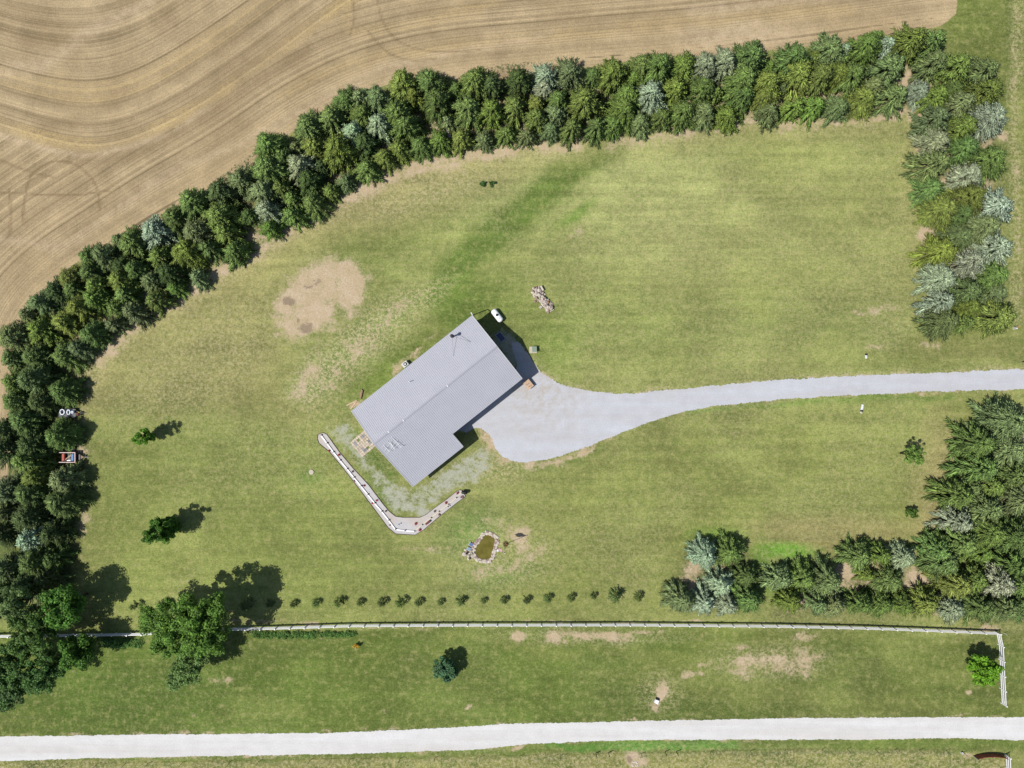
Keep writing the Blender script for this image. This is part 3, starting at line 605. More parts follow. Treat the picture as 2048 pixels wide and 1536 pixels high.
T = """120 587 24 D,90 606 22 B,60 631 18 B,35 677 28 B,154 577 20 G,167 616 24 O,92 660 28 O,138 645 26 O,198 598 24 L,192 668 24 G,231 650 18 B,162 697 20 B,137 714 24 G,75 714 24 G,75 760 28 B,31 718 20 G,33 764 20 L,132 779 25 G,38 802 22 G,88 805 22 D,55 838 26 G,20 858 24 D,128 871 26 G,
75 890 28 D,20 900 28 D,62 918 28 G,80 950 24 O,134 957 29 B,130 1003 28 G,70 985 28 G,18 985 26 B,12 1025 24 B,68 1030 28 D,70 1075 28 S,112 1065 24 D,14 1065 24 D,78 1120 28 G,18 1135 26 B,112 1115 22 D,60 1168 30 D,100 1155 24 D,16 1180 24 D,
147 561 24 O,187 517 24 G,189 548 24 G,216 514 24 B,273 487 28 G,244 483 18 B,317 466 30 S,356 439 26 G,326 516 26 O,253 536 22 D,250 561 26 O,280 541 24 G,308 562 22 B,200 574 22 L,256 588 24 G,316 602 22 G,353 578 16 L,400 557 19 B,273 625 24 B,240 619 20 G,344 548 24 D,372 509 26 O,
393 411 30 G,445 390 28 D,486 365 26 B,398 470 28 B,446 438 33 O,384 504 26 O,420 498 24 G,455 467 28 O,474 505 24 G,502 434 19 D,532 387 28 B,538 424 25 S,546 298 30 G,542 340 34 G,570 320 26 G,593 300 18 B,604 337 28 S,621 364 26 D,565 380 22 O,544 458 18 L,586 434 23 G,628 410 22 G,662 386 17 L,646 335 18 D,586 398 20 G,
620 262 30 G,631 297 26 O,666 242 28 G,680 306 35 O,696 207 24 G,722 205 24 B,757 202 26 B,728 235 26 G,710 269 24 S,759 253 26 S,731 292 26 D,796 234 33 G,812 257 30 G,808 174 28 O,829 197 20 O,861 172 28 G,875 211 33 D,893 246 17 B,736 341 22 G,694 365 17 B,770 318 19 O,800 302 20 O,840 295 20 G,880 285 20 L,
950 170 31 G,982 178 24 D,913 184 18 G,938 223 30 G,984 226 26 L,922 281 21 O,968 283 18 B,1012 272 21 L,1052 276 19 B,1100 263 20 B,1142 262 22 G,1036 169 27 D,1029 220 26 O,1073 212 22 O,1072 242 24 O,1089 160 25 S,1087 184 21 S,1137 153 28 B,1114 205 22 G,1110 234 22 B,1165 209 36 O,1184 156 18 G,1191 258 22 G,1226 253 22 G,1223 153 30 O,
1251 197 27 L,1246 227 26 O,1277 248 20 B,1265 160 16 L,1314 141 33 G,1280 138 24 G,1298 194 27 S,1323 239 22 G,1346 185 26 O,1362 141 26 L,1406 139 28 S,1444 132 27 S,1365 229 24 G,1402 185 26 G,1406 231 22 B,1450 236 22 L,1427 192 18 O,1483 166 30 G,1481 199 26 G,1495 123 32 G,1527 174 30 O,1522 199 22 O,1534 229 22 B,1537 134 12 L,
1580 123 30 G,1625 116 16 O,1652 110 30 B,1683 105 18 S,1722 100 30 L,1748 78 16 G,1770 95 20 S,1810 92 32 O,1854 92 33 G,1560 177 14 B,1590 156 33 O,1632 160 28 O,1671 153 24 O,1698 158 28 G,1771 144 30 B,1583 221 21 L,1624 218 22 L,1671 219 22 B,1722 203 24 O,1784 198 27 B,1833 188 20 S,1740 177 22 B,
1866 197 22 O,1857 131 28 B,1902 140 30 O,1961 148 26 B,1899 184 20 G,1968 186 28 O,1913 213 26 B,1970 243 35 S,1862 243 28 B,1917 259 26 O,1862 288 26 S,1917 301 26 G,1862 334 30 B,1972 321 33 G,1926 354 27 S,1853 381 26 G,
1875 422 34 O,1929 397 28 O,1979 417 36 S,1917 430 22 G,1962 457 28 B,1912 476 26 B,1871 505 28 O,1983 497 33 S,1929 526 33 S,1873 561 28 S,1981 553 26 G,1925 584 28 B,1877 605 27 S,1983 588 22 B,1933 615 22 O,1881 645 27 B,1925 647 18 G,1985 636 36 O,
2000 842 42 B,1944 884 37 G,2012 898 34 B,1950 932 37 G,2021 948 30 G,1977 971 26 G,1908 988 30 G,1933 975 22 B,1962 1015 36 B,2029 994 34 B,1908 1042 28 S,1967 1061 36 G,1912 1082 30 G,1867 1098 28 G,2025 1071 36 G,
1711 1108 31 G,1757 1106 26 L,1800 1112 27 S,1730 1148 18 L,1774 1157 28 G,1878 1120 35 G,1906 1163 28 O,1940 1154 26 G,1986 1161 32 S,2016 1125 32 G,1955 1102 22 L,2029 1165 34 G,1715 1203 28 G,1758 1203 26 G,1800 1207 24 L,1842 1201 27 O,1893 1210 27 S,1948 1207 30 G,1997 1210 28 B,2035 1207 30 G,
1406 1106 30 S,1455 1101 30 G,1440 1165 28 S,1489 1148 26 G,1362 1194 29 B,1406 1201 28 S,1453 1206 25 S,1494 1194 30 G,1557 1153 31 B,1601 1153 29 G,1650 1155 33 B,1575 1197 28 O,1631 1202 26 B,1662 1206 28 B"""
SEG = [(lambda x, y: x < 240 and y > 1040, 'at the western windbreak foot', 'y', 'north'),
       (lambda x, y: x < 240 and y > 830, 'in the windbreak around the trailers', 'y', 'north'),
       (lambda x, y: x < 240 and y > 690, 'in the windbreak above the trailers', 'y', 'north'),
       (lambda x, y: x < 240 and y > 590, 'at the windbreak bend', 'y', 'north'),
       (lambda x, y: x < 300 and y < 700, 'on the lower northwest slant', 'x', 'west'),
       (lambda x, y: x < 430 and y < 700, 'midway up the northwest slant', 'x', 'west'),
       (lambda x, y: x < 560 and y < 700, 'above left of the worn soil', 'x', 'west'),
       (lambda x, y: x < 700 and y < 500, 'directly above the worn soil', 'x', 'west'),
       (lambda x, y: x < 830 and y < 500, 'left of the white windbreak boulder', 'x', 'west'),
       (lambda x, y: x < 970 and y < 500, 'beside the white windbreak boulder', 'x', 'west'),
       (lambda x, y: x < 1100 and y < 400, 'in the hedge above the rock pile', 'x', 'west'),
       (lambda x, y: x < 1240 and y < 400, 'above the dark mown swath', 'x', 'west'),
       (lambda x, y: x < 1380 and y < 400, 'at the northern hedge middle', 'x', 'west'),
       (lambda x, y: x < 1550 and y < 400, 'left of the northern hedge notch', 'x', 'west'),
       (lambda x, y: x < 1700 and y < 400, 'right of the northern hedge notch', 'x', 'west'),
       (lambda x, y: x < 1845 and y < 400, 'left of the corner hedge opening', 'x', 'west'),
       (lambda x, y: y < 270 and x >= 1845, 'at the northeast hedge corner', 'y', 'north'),
       (lambda x, y: y < 410 and x >= 1845, 'in the upper eastern strip', 'y', 'north'),
       (lambda x, y: y < 540 and x >= 1845, 'in the middle of the eastern strip', 'y', 'north'),
       (lambda x, y: y < 700 and x >= 1845, 'in the lower eastern strip', 'y', 'north'),
       (lambda x, y: x < 1530 and y > 1000, 'in the westernmost fenceside clump', 'x', 'west'),
       (lambda x, y: x < 1690 and y > 1000, 'in the middle fenceside clump', 'x', 'west'),
       (lambda x, y: x < 1860 and y > 1000, 'around the bare fenceside hollow', 'x', 'west'),
       (lambda x, y: y < 980, 'at the southeastern grove top', 'y', 'north'),
       (lambda x, y: y < 1090, 'in the southeastern grove middle', 'y', 'north'),
       (lambda x, y: True, 'at the southeastern grove foot', 'x', 'west')]
recs = []
for i, s_ in enumerate(T.replace('\n', '').split(',')):
    a_ = s_.split(); px, py, r_, ck = int(a_[0]), int(a_[1]), int(a_[2]), a_[3]
    root, h = place_tree(px, py, r_, ck, seed=i + 1)
    sg = next(k for k, q_ in enumerate(SEG) if q_[0](px, py)); recs.append((root, px, py, r_, ck, sg))
for sg in range(len(SEG)):
    for ck in 'DGOBSLY':
        for size in (0, 1, 2):
            grp = [r_ for r_ in recs if r_[5] == sg and r_[4] == ck and (0 if r_[3] <= 22 else 1 if r_[3] < 30 else 2) == size]
            grp.sort(key=lambda r_: r_[1] if SEG[sg][2] == 'x' else r_[2])
            for k, r_ in enumerate(grp):
                szn = ['small', 'mid-sized', 'large'][size]; cn = PAL[ck][1]
                lb = ('the only %s %s spruce %s' % (szn, cn, SEG[sg][1])) if len(grp) == 1 else ('%s %s spruce, %s such from the %s, %s' % (szn, cn, ORD[k + 1], SEG[sg][3], SEG[sg][1]))
                tag(r_[0], lb, 'tree', 'conifers of the windbreaks and groves')
# ------------- saplings in a row above the long fence
sap = [(270, 1209, 9), (326, 1208, 14), (494, 1208, 12), (540, 1205, 10), (587, 1206, 9), (631, 1204, 9), (677, 1202, 10), (720, 1203, 9), (764, 1202, 11), (801, 1202, 12), (837, 1203, 9), (881, 1202, 8), (921, 1200, 11), (967, 1199, 8), (1008, 1198, 10),
       (1054, 1198, 8), (1095, 1195, 10), (1141, 1194, 9), (1187, 1190, 8), (1229, 1189, 14), (1275, 1192, 9)]
for i, (px, py, r_) in enumerate(sap):
    root, h = place_tree(px, py + 2, r_ * random.Random(i).uniform(.62, .85), random.Random(i).choice('DGG'), hfac=2.1, name='sapling', proto=SC[i % 3], seed=500 + i)
    tag(root, 'small dark conifer sapling, %s from the west in the row above the white fence' % ORD[i + 1], 'sapling', 'saplings in the row above the white fence')
# ------------- broadleaf trees
def broadleaf(px, py, hc, rx, rz, colr, seed, label, ncl=60, per=120, size=0.16, cr=0.9, dens=1.0, kind='broadleaf_tree', lobes=None, trunk_r=0.16, group=None):
    """px,py: crown centre in the photograph; hc: height of the crown centre"""
    b = P(px, py, hc); b.z = 0; r = random.Random(seed); root = empty(kind, b)
    cl = []; lobes = lobes or [(0, 0, 0, 1.0)]
    while len(cl) < ncl:
        lx, ly, lz, ls = r.choice(lobes); d_ = Vector((r.gauss(0, 1), r.gauss(0, 1), r.gauss(0, 1))).normalized() * (r.random() ** 0.4)
        if d_.z < -0.5 and r.random() < 0.5: continue
        cl.append((lx + d_.x * rx * ls, ly + d_.y * rx * ls, max(0.3, hc + lz + d_.z * rz * ls), cr * r.uniform(0.45, 0.95)))
    cm = leaves(cl, size, per, seed); cm.materials.append(leafm); c = bpy.data.objects.new('crown', cm); COL.objects.link(c); c.parent = root
    c.color = (lin(colr[0]) * KF, lin(colr[1]) * KF, lin(colr[2]) * KF, 1)
    t = MB(); t.tube((0, 0, -0.1), (0, 0, hc * 0.7), trunk_r, trunk_r * 0.65)
    for k in range(0, len(cl), max(1, len(cl) // 22)):
        q_ = cl[k]; mid_ = Vector((q_[0] * 0.4, q_[1] * 0.4, hc * 0.6 + (q_[2] - hc) * 0.3)); t.tube((0, 0, hc * 0.45), mid_, trunk_r * 0.5, trunk_r * 0.3, 6, False); t.tube(mid_, q_[:3], trunk_r * 0.3, 0.015, 6, False)
    t.build('trunk', bark, root, smooth=True)
    return tag(root, label, 'tree', group)
broadleaf(283, 873, 4.0, 1.25, 3.0, (88, 138, 40), 1, 'slender bright green young tree, upper one of two on the left lawn', 60, 90, 0.14, 0.5, lobes=[(0, 0, 0, 1), (0, 0, -1.6, .75), (0, 0, -2.6, .6)])
broadleaf(320, 1063, 5.0, 2.2, 4.0, (72, 116, 38), 2, 'rounded green tree, lower one of two on the left lawn', 130, 110, 0.16, 0.75, lobes=[(0, 0, 0, 1), (0, 0, -1.5, .8), (0, 0, -2.8, .6)])
broadleaf(892, 1338, 2.6, 2.0, 1.8, (84, 122, 86), 3, 'blue-green bushy tree alone in the grass below the white fence', 60, 110, 0.15, 0.7)
broadleaf(1970, 1342, 3.6, 2.45, 2.0, (108, 160, 44), 4, 'vivid lime green tree beside the white fence corner', 75, 110, 0.17, 0.75)
broadleaf(1829, 911, 4.0, 1.6, 1.6, (108, 142, 64), 5, 'sparse light green tree left of the southeastern grove', 34, 55, 0.13, 0.6)
broadleaf(1824, 1026, 1.3, 0.9, 1.0, (84, 118, 46), 6, 'small round green shrub left of the southeastern grove', 20, 70, 0.12, 0.45, kind='shrub', trunk_r=0.06)
broadleaf(713, 1293, 0.7, 0.5, 0.5, (206, 168, 50), 7, 'small golden yellow shrub just below the white fence', 12, 60, 0.09, 0.3, kind='shrub', trunk_r=0.04)
broadleaf(366, 1258, 9.0, 3.7, 3.4, (98, 138, 56), 8, 'very large spreading green tree arching over the white fence', 260, 150, 0.20, 1.15, trunk_r=0.35,
          lobes=[(0, 0, 0, 0.9), (1.6, 2.6, 0.6, 0.85), (-3.2, 1.6, -1.2, 0.75), (-6.4, 0.8, -2.5, 0.55), (2.8, -0.8, 0.6, 0.8), (-2.6, -1.8, -.8, 0.8), (4.6, 2.8, -0.4, 0.6), (4.4, 0.4, 0, 0.7), (3.4, -2.4, -.4, .6)])
broadleaf(372, 1338, 6.6, 2.6, 2.4, (108, 140, 76), 9, 'lower grey-green crown just below the very large spreading tree', 100, 120, 0.18, 1.0, trunk_r=0.2,
          lobes=[(0, 0, 0, 0.9), (1.5, 1.5, .4, .8), (-0.8, -1.6, -.6, 0.8)])
for q_ in [(124, 1212, 6.4, 3.2, 2.8, (86, 134, 52), 'fresh bright green round tree right of the dark conifers, above the fence line', 80),
           (150, 1305, 5.6, 2.6, 2.6, (78, 122, 44), 'mid green tree below the fence, easternmost in the lower left thicket', 60),
           (62, 1265, 7.4, 3.6, 3.0, (84, 118, 54), 'broad green tree at the heart of the lower left thicket', 90),
           (26, 1208, 7.4, 3.0, 2.8, (104, 132, 76), 'greyish green tree at the left edge under the dark conifers', 70),
           (84, 1345, 6.0, 3.0, 2.4, (80, 118, 58), 'green tree at the bottom of the lower left thicket', 70),
           (14, 1335, 6.6, 3.4, 2.8, (80, 116, 56), 'green tree at the left edge in the lower left thicket', 80),
           (20, 1388, 5.0, 2.4, 2.0, (88, 122, 68), 'low green tree at the bottom left corner of the thicket', 50)]:
    broadleaf(q_[0], q_[1], q_[2], q_[3], q_[4], q_[5], int(q_[0] * 7 + q_[1]), q_[6], q_[7], 130, 0.19, 1.0, trunk_r=0.2)
broadleaf(968, 368, 0.35, 0.55, 0.3, (70, 108, 52), 31, 'dark weedy bush on the lawn below the hedge, left of a pair', 10, 60, 0.10, 0.3, kind='weed_bush', trunk_r=0.03)
broadleaf(985, 366, 0.35, 0.65, 0.3, (70, 108, 52), 32, 'dark weedy bush on the lawn below the hedge, right of a pair', 11, 60, 0.10, 0.3, kind='weed_bush', trunk_r=0.03)
# low creepers along the lower side of the fence
cl = []; r = random.Random(11)
for k in range(420):
    px = r.choice([r.uniform(505, 712), r.uniform(505, 712), r.uniform(205, 285)]); wdt = 8 if px < 640 else 5
    py = (1267 + r.uniform(-4, wdt)) if px > 300 else 1285 + r.uniform(-8, 9)
    q_ = P(px, py); cl.append((q_.x, q_.y, 0.2 + r.uniform(-.1, .15), 0.34))
cm = leaves(cl, 0.10, 26, 12, name='creepers'); cm.materials.append(leafm); o = bpy.data.objects.new('creepers', cm); COL.objects.link(o)
o.color = (lin(92) * KF, lin(134) * KF, lin(66) * KF, 1); tag(o, 'low leafy creepers hugging the lower side of the white fence', 'ground cover', kind='stuff')
# under-storey weeds between the conifers and at hedge feet
cl = []
for k, r_ in enumerate(recs):
    for j in range(2):
        a_ = r.uniform(0, 6.28); q_ = r_[0].location; cl.append((q_.x + math.cos(a_) * r_[3] / PPM * r.uniform(.7, 1.05), q_.y + math.sin(a_) * r_[3] / PPM * r.uniform(.7, 1.05), 0.12, 0.35))
cm = leaves(cl, 0.09, 16, 13, name='undergrowth'); cm.materials.append(leafm); o = bpy.data.objects.new('undergrowth', cm); COL.objects.link(o)
o.color = (lin(110) * KF, lin(140) * KF, lin(66) * KF, 1); tag(o, 'weedy grass tufts around the feet of the conifers', 'undergrowth', kind='stuff')
# ---------------------------------------------------------------- materials for built things
M_roof = mat('grey_ribbed_steel', C(197, 199, 209, 0.52), 0.55, 0.03, 0.5, 0.0, 0.3)
M_cap = mat('grey_steel_trim', C(184, 186, 197, 0.52), 0.55, 0.03, 1.0)
M_wall = mat('tan_steel_siding', C(196, 188, 172), 0.7, 0.05, 1.0)
M_white = mat('white_vinyl', C(250, 250, 252, 0.62), 0.45, 0.03, 2.0, spec=0.4)
M_dark = mat('dark_metal', C(46, 48, 54), 0.5, 0.2, 6.0)
M_black = mat('black_plastic', C(30, 30, 32), 0.5, 0.2, 6.0)
M_glass = mat('window_glass', C(50, 60, 72), 0.12, 0.05, 1.0, spec=0.6)
M_wood = mat('weathered_wood', C(176, 146, 116), 0.85, 0.3, 5.0, bump=0.3)
M_plank = mat('pale_pine_boards', C(224, 192, 162), 0.8, 0.15, 4.0)
M_red = mat('red_bloom', C(196, 62, 62), 0.8, 0.25, 8.0, island=0.3)
M_grey = mat('galvanised_grey', C(150, 152, 156), 0.5, 0.12, 4.0)
M_conc = mat('pale_concrete', C(216, 206, 188), 0.9, 0.12, 3.0, bump=0.2)
M_stone = mat('pale_pink_stone', C(216, 204, 194), 0.85, 0.22, 5.0, bump=0.5)
M_stone2 = mat('pinkish_brown_stone', C(176, 150, 140), 0.85, 0.25, 5.0, bump=0.5)
M_stone3 = mat('cream_stone', C(232, 222, 204), 0.85, 0.18, 5.0, bump=0.5)

# ---------------------------------------------------------------- house
HE, SL, RY = 4.85, 0.328, 6.4
HR = HE + SL * RY
W0 = P(703, 823, HE); W0.z = 0; TH = math.radians(38.4)
LX, WY, EX, EY = 24.65, 12.75, 10.4, 15.45
house = empty('house', W0, TH, 'long house with a grey ribbed steel gable roof and a porch extension', 'house')
def rz(yy): return HE + SL * (yy if yy <= RY else 2 * RY - yy)          # yy = distance from the north-west eave
HM = Matrix.Translation(W0) @ Matrix.Rotation(TH, 4, 'Z')
def hloc(v): return HM.inverted() @ Vector(v)
def roofpt(px, py, up=0.0):
    z = HE + 1
    for _ in range(6): q_ = hloc(P(px, py, z)); z = rz(-q_.y) + up
    return hloc(P(px, py, z))
b = MB(); pit = 0.3048; k = 0; xx = 0.0
prof = [(0.0, 0.0), (0.19, 0.0), (0.215, 0.038), (0.265, 0.038), (0.29, 0.0), (pit, 0.0)]
while xx < LX - 0.02:
    for (xa, za), (xb, zb) in zip(prof[:-1], prof[1:]):
        a0, a1 = min(xx + xa, LX), min(xx + xb, LX)
        if a1 - a0 < 1e-4: continue
        ye = EY if xx + pit <= EX else WY
        for y0, y1 in ((0, RY), (RY, ye)):
            b.add([(a0, -y0, rz(y0) + za), (a1, -y0, rz(y0) + zb), (a1, -y1, rz(y1) + zb), (a0, -y1, rz(y1) + za)], [(3, 2, 1, 0)])
    xx += pit
def slab(b, x0, x1, y0, y1, t0, t1):
    vs = []
    for t in (t0, t1):
        for (xq, yq) in ((x0, y0), (x1, y0), (x1, y1), (x0, y1)): vs.append((xq, -yq, rz(yq) + t))
    b.add(vs, [(0, 1, 2, 3), (7, 6, 5, 4), (0, 4, 5, 1), (1, 5, 6, 2), (2, 6, 7, 3), (3, 7, 4, 0)])
slab(b, 0, LX, 0, RY, -0.09, -0.006); slab(b, 0, LX, RY, WY, -0.09, -0.006); slab(b, 0, EX, WY + 0.002, EY, -0.09, -0.006)
roof = b.build('roof', M_roof, house)
b = MB(); ww = 0.17
b.add([(-0.02, -RY + ww, HR - SL * ww + 0.055), (LX + .02, -RY + ww, HR - SL * ww + 0.055), (LX + .02, -RY, HR + 0.075), (-0.02, -RY, HR + 0.075), (-0.02, -RY - ww, HR - SL * ww + 0.055), (LX + .02, -RY - ww, HR - SL * ww + 0.055)], [(0, 1, 2, 3), (3, 2, 5, 4)])
b.build('ridge_cap', M_cap, roof)
M_trim = mat('light_trim', C(214, 214, 220, 0.52), 0.5, 0.03, 1.0)
for xq in (0.04, LX - 0.04):
    b = MB(); b.bar((xq, 0, rz(0) + 0.03), (xq, -RY, HR + 0.03), 0.10, 0.05); b.bar((xq, -RY, HR + 0.03), (xq, -(EY if xq < 1 else WY), rz(EY if xq < 1 else WY) + 0.03), 0.10, 0.05); b.build('gable_trim', M_trim, roof)
MB().bar((EX, -WY, rz(WY) + 0.03), (EX, -EY, rz(EY) + 0.03), 0.08, 0.05).build('gable_trim', M_trim, roof)
b = MB()
for x0, x1, yq in ((0, LX, -0.05), (EX + 0.05, LX, WY + 0.05), (0, EX, EY + 0.05)): b.box(((x0 + x1) / 2, -yq, rz(max(yq, 0)) - 0.07), (x1 - x0, 0.1, 0.12))
b.build('gutter', M_cap, roof)
b = MB(); i_ = 0.35
sec = [(i_, 0), (WY - i_, 0), (WY - i_, rz(WY - i_) - 0.1), (RY, HR - 0.1), (i_, rz(i_) - 0.1)]
vs = [(i_, -yq, zq) for yq, zq in sec] + [(LX - i_, -yq, zq) for yq, zq in sec]
b.add(vs, [(0, 1, 2, 3, 4), (9, 8, 7, 6, 5)] + [(j, 5 + j, 5 + (j + 1) % 5, (j + 1) % 5) for j in range(5)])
sec = [(WY - i_ + 0.003, 0), (EY - i_, 0), (EY - i_, rz(EY - i_) - 0.1), (WY - i_ + 0.003, rz(WY - i_) - 0.1)]
vs = [(i_, -yq, zq) for yq, zq in sec] + [(EX - i_, -yq, zq) for yq, zq in sec]
b.add(vs, [(0, 1, 2, 3), (7, 6, 5, 4)] + [(j, 4 + j, 4 + (j + 1) % 4, (j + 1) % 4) for j in range(4)])
wall = b.build('wall', M_wall, house)
def opening(kind, x_, y_, z_, wd, ht, side):
    """side: 'n' north-west wall, 's' south-east wall, 'e'/'w' gables"""
    mm = {'n': (0, 1), 's': (0, -1), 'e': (1, 0), 'w': (-1, 0)}[side]
    c = Vector((x_ + mm[0] * 0.02, y_ + mm[1] * 0.02, z_ + ht / 2)); sz = (wd, 0.06, ht) if side in 'ns' else (0.06, wd, ht)
    f = MB()
    for s_ in (-1, 1):
        o_ = Vector((s_ * wd / 2, 0, 0)) if side in 'ns' else Vector((0, s_ * wd / 2, 0))
        f.box(c + o_, (0.1, 0.09, ht + 0.1) if side in 'ns' else (0.09, 0.1, ht + 0.1))
        f.box(c + Vector((0, 0, s_ * ht / 2)), (wd - 0.1, 0.085, 0.1) if side in 'ns' else (0.085, wd - 0.1, 0.1))
    pn = MB().box(c, sz)
    if kind == 'window':
        w_ = f.build('window', M_white, house); pn.build('pane', M_glass, w_)
    elif kind == 'garage_door':
        w_ = f.build('garage_door', M_white, house)
        for q_ in range(4): pn.box(c + Vector((0, 0, -ht / 2 + (q_ + .5) * ht / 4)) + Vector((mm[0] * .02, mm[1] * .02, 0)), (wd - .12, .06, ht / 4 - .04) if side in 'ns' else (.06, wd - .12, ht / 4 - .04))
        pn.build('door_panel', M_white, w_)
    else:
        w_ = f.build('door', M_white, house); pn.build('door_panel', mat('brown_door', C(120, 86, 66), 0.6, 0.1), w_)
for xq in (3, 8, 14, 20): opening('window', xq, -i_, 1.1, 1.2, 1.3, 'n')
opening('garage_door', 20.5, -(WY - i_), 0.02, 3.6, 3.2, 's'); opening('garage_door', 15.5, -(WY - i_), 0.02, 3.0, 2.7, 's'); opening('door', 12.2, -(WY - i_), 0.02, 1.0, 2.1, 's')
opening('window', 3, -(EY - i_), 1.1, 1.4, 1.2, 's'); opening('window', 7, -(EY - i_), 1.1, 1.4, 1.2, 's')
opening('door', i_, -6.0, 0.1, 1.8, 2.1, 'w'); opening('window', i_, -2.6, 1.1, 1.2, 1.3, 'w'); opening('window', i_, -10.2, 1.1, 1.2, 1.3, 'w')
opening('window', LX - i_, -3.5, 1.1, 1.2, 1.3, 'e'); opening('window', LX - i_, -9.0, 1.1, 1.2, 1.3, 'e')
# stove pipe with its stays, small vent, aerial
q_ = roofpt(905.8, 673.2); b = MB(); b.tube(q_ + Vector((0, 0, -0.1)), q_ + Vector((0, 0, 2.0)), 0.13, n=12)
b.tube(q_ + Vector((0, 0, 0.0)), q_ + Vector((0, 0, 0.12)), 0.3, 0.16, 14); b.tube(q_ + Vector((0, 0, 1.75)), q_ + Vector((0, 0, 2.05)), 0.25, n=14); b.tube(q_ + Vector((0, 0, 2.05)), q_ + Vector((0, 0, 2.2)), 0.27, 0.03, 14)
ch = b.build('chimney_pipe', mat('sooty_flue', C(66, 62, 66), 0.5, 0.3, 6.0), house, smooth=False)
for px, py, hz in ((907, 712, 1.25), (942, 684, 1.75)):
    f_ = roofpt(px, py); MB().tube(q_ + Vector((0, 0, hz)), f_ + Vector((0, 0, 0.02)), 0.022, n=5).build('stay_rod', M_grey, ch)
q_ = roofpt(819.5, 763.5); b = MB(); b.tube(q_ + Vector((0, 0, -0.1)), q_ + Vector((0, 0, 1.15)), 0.05, n=8); b.tube(q_, q_ + Vector((0, 0, 0.1)), 0.13, 0.06, 10); b.build('vent_pipe', M_white, house)
# tiny pale fixings along the ridge
b = MB()
for px, py in ((895, 772), (807, 841), (777, 864)):
    q_ = roofpt(px, py, 0.09); b.box(q_, (0.10, 0.34, 0.05))
b.build('ridge_fixing', M_white, roof)
aer = empty('roof_aerial', (HM @ roofpt(783.5, 889)), TH, 'white grid-like television aerial on the roof near its western end', 'aerial')
AZ = 0.32; a0 = aer.location.copy()
AM = (Matrix.Translation(a0) @ Matrix.Rotation(TH, 4, 'Z')).inverted()
def ap(zx, zy): return AM @ P(740 + zx / 20.48, 840 + zy / 20.48, a0.z + AZ)
for p0, p1 in (((848, 650), (1265, 1125)), ((545, 1035), (815, 1320)), ((728, 878), (1020, 1212)), ((798, 888), (962, 1080))):
    MB().tube(ap(*p0), ap(*p1), 0.035, n=6).build('boom', M_white, aer)
for (x0, y0), (x1, y1) in (((500, 1130), (915, 600)), ((605, 1250), (1015, 725)), ((700, 1370), (1105, 845)), ((850, 1270), (1220, 950)), ((1250, 1110), (1320, 1070)), ((600, 1060), (880, 840))):
    b = MB(); A_ = ap(x0, y0); B_ = ap(x1, y1); nn = max(2, int((B_ - A_).length / 0.24))
    b.tube(A_, B_, 0.008, n=4)
    for j in range(nn + 1): c_ = A_.lerp(B_, j / nn); b.tube(c_ - Vector((0.05, 0, 0)), c_ + Vector((0.05, 0, 0)), 0.028, n=5)
    b.build('element', M_white, aer)
MB().tube((0, 0, -0.1), (0, 0, AZ), 0.04, n=6).build('mast', M_white, aer)
b = MB(); q_ = P(729, 872) 

# ---------------------------------------------------------------- white rail fences
def fence(name, pts, hts, spacing, posth, label, railm, postm, pw=0.13, rh=0.17, rt=0.07, group=None, cat='fence', skip_last=False):
    W_ = [P(*p) for p in pts]; root = empty(name, W_[0], 0, label, cat, group)
    W_ = [w_ - root.location for w_ in W_]
    pos_ = [0.0]
    for a_, c_ in zip(W_[:-1], W_[1:]): pos_.append(pos_[-1] + (c_ - a_).length)
    tot = pos_[-1]; nn = max(1, round(tot / spacing)); pp = []
    for j in range(nn + 1):
        s_ = tot * j / nn; k_ = max(i for i in range(len(pos_)) if pos_[i] <= s_ + 1e-6); k_ = min(k_, len(W_) - 2)
        t = (s_ - pos_[k_]) / (pos_[k_ + 1] - pos_[k_]); pp.append((W_[k_].lerp(W_[k_ + 1], t), (W_[k_ + 1] - W_[k_]).normalized()))
    for hz in hts:
        b = MB()
        for (a_, _), (c_, _) in zip(pp[:-1], pp[1:]):
            dd = (c_ - a_).normalized() * (pw / 2); b.bar(a_ + dd + Vector((0, 0, hz)), c_ - dd + Vector((0, 0, hz)), rt, rh)
        b.build('rail', railm, root)
    for j, (a_, d_) in enumerate(pp):
        if skip_last and j == len(pp) - 1: continue
        b = MB(); an = math.atan2(d_.y, d_.x); b.box(a_ + Vector((0, 0, posth / 2 - 0.05)), (pw, pw, posth + 0.1), an); b.box(a_ + Vector((0, 0, posth + 0.025)), (pw + .05, pw + .05, 0.05), an); b.build('post', postm, root)
    return root
fence('rail_fence', [(-30, 1269), (160, 1267), (290, 1264.5), (430, 1256), (560, 1252.5), (700, 1248), (900, 1246.5), (1250, 1246), (1545, 1248.5), (1725, 1252.5), (1850, 1257), (1994, 1263), (2001, 1405)],
      (0.42, 0.84, 1.28), 2.43, 1.5, 'long white three-rail fence crossing the lawn above the gravel road', M_white, M_white)
fence('rail_fence', [(2009, 1508), (2016, 1640)], (0.42, 0.84, 1.28), 2.43, 1.5, 'short white three-rail fence at the bottom right, below the road', M_white, M_white)
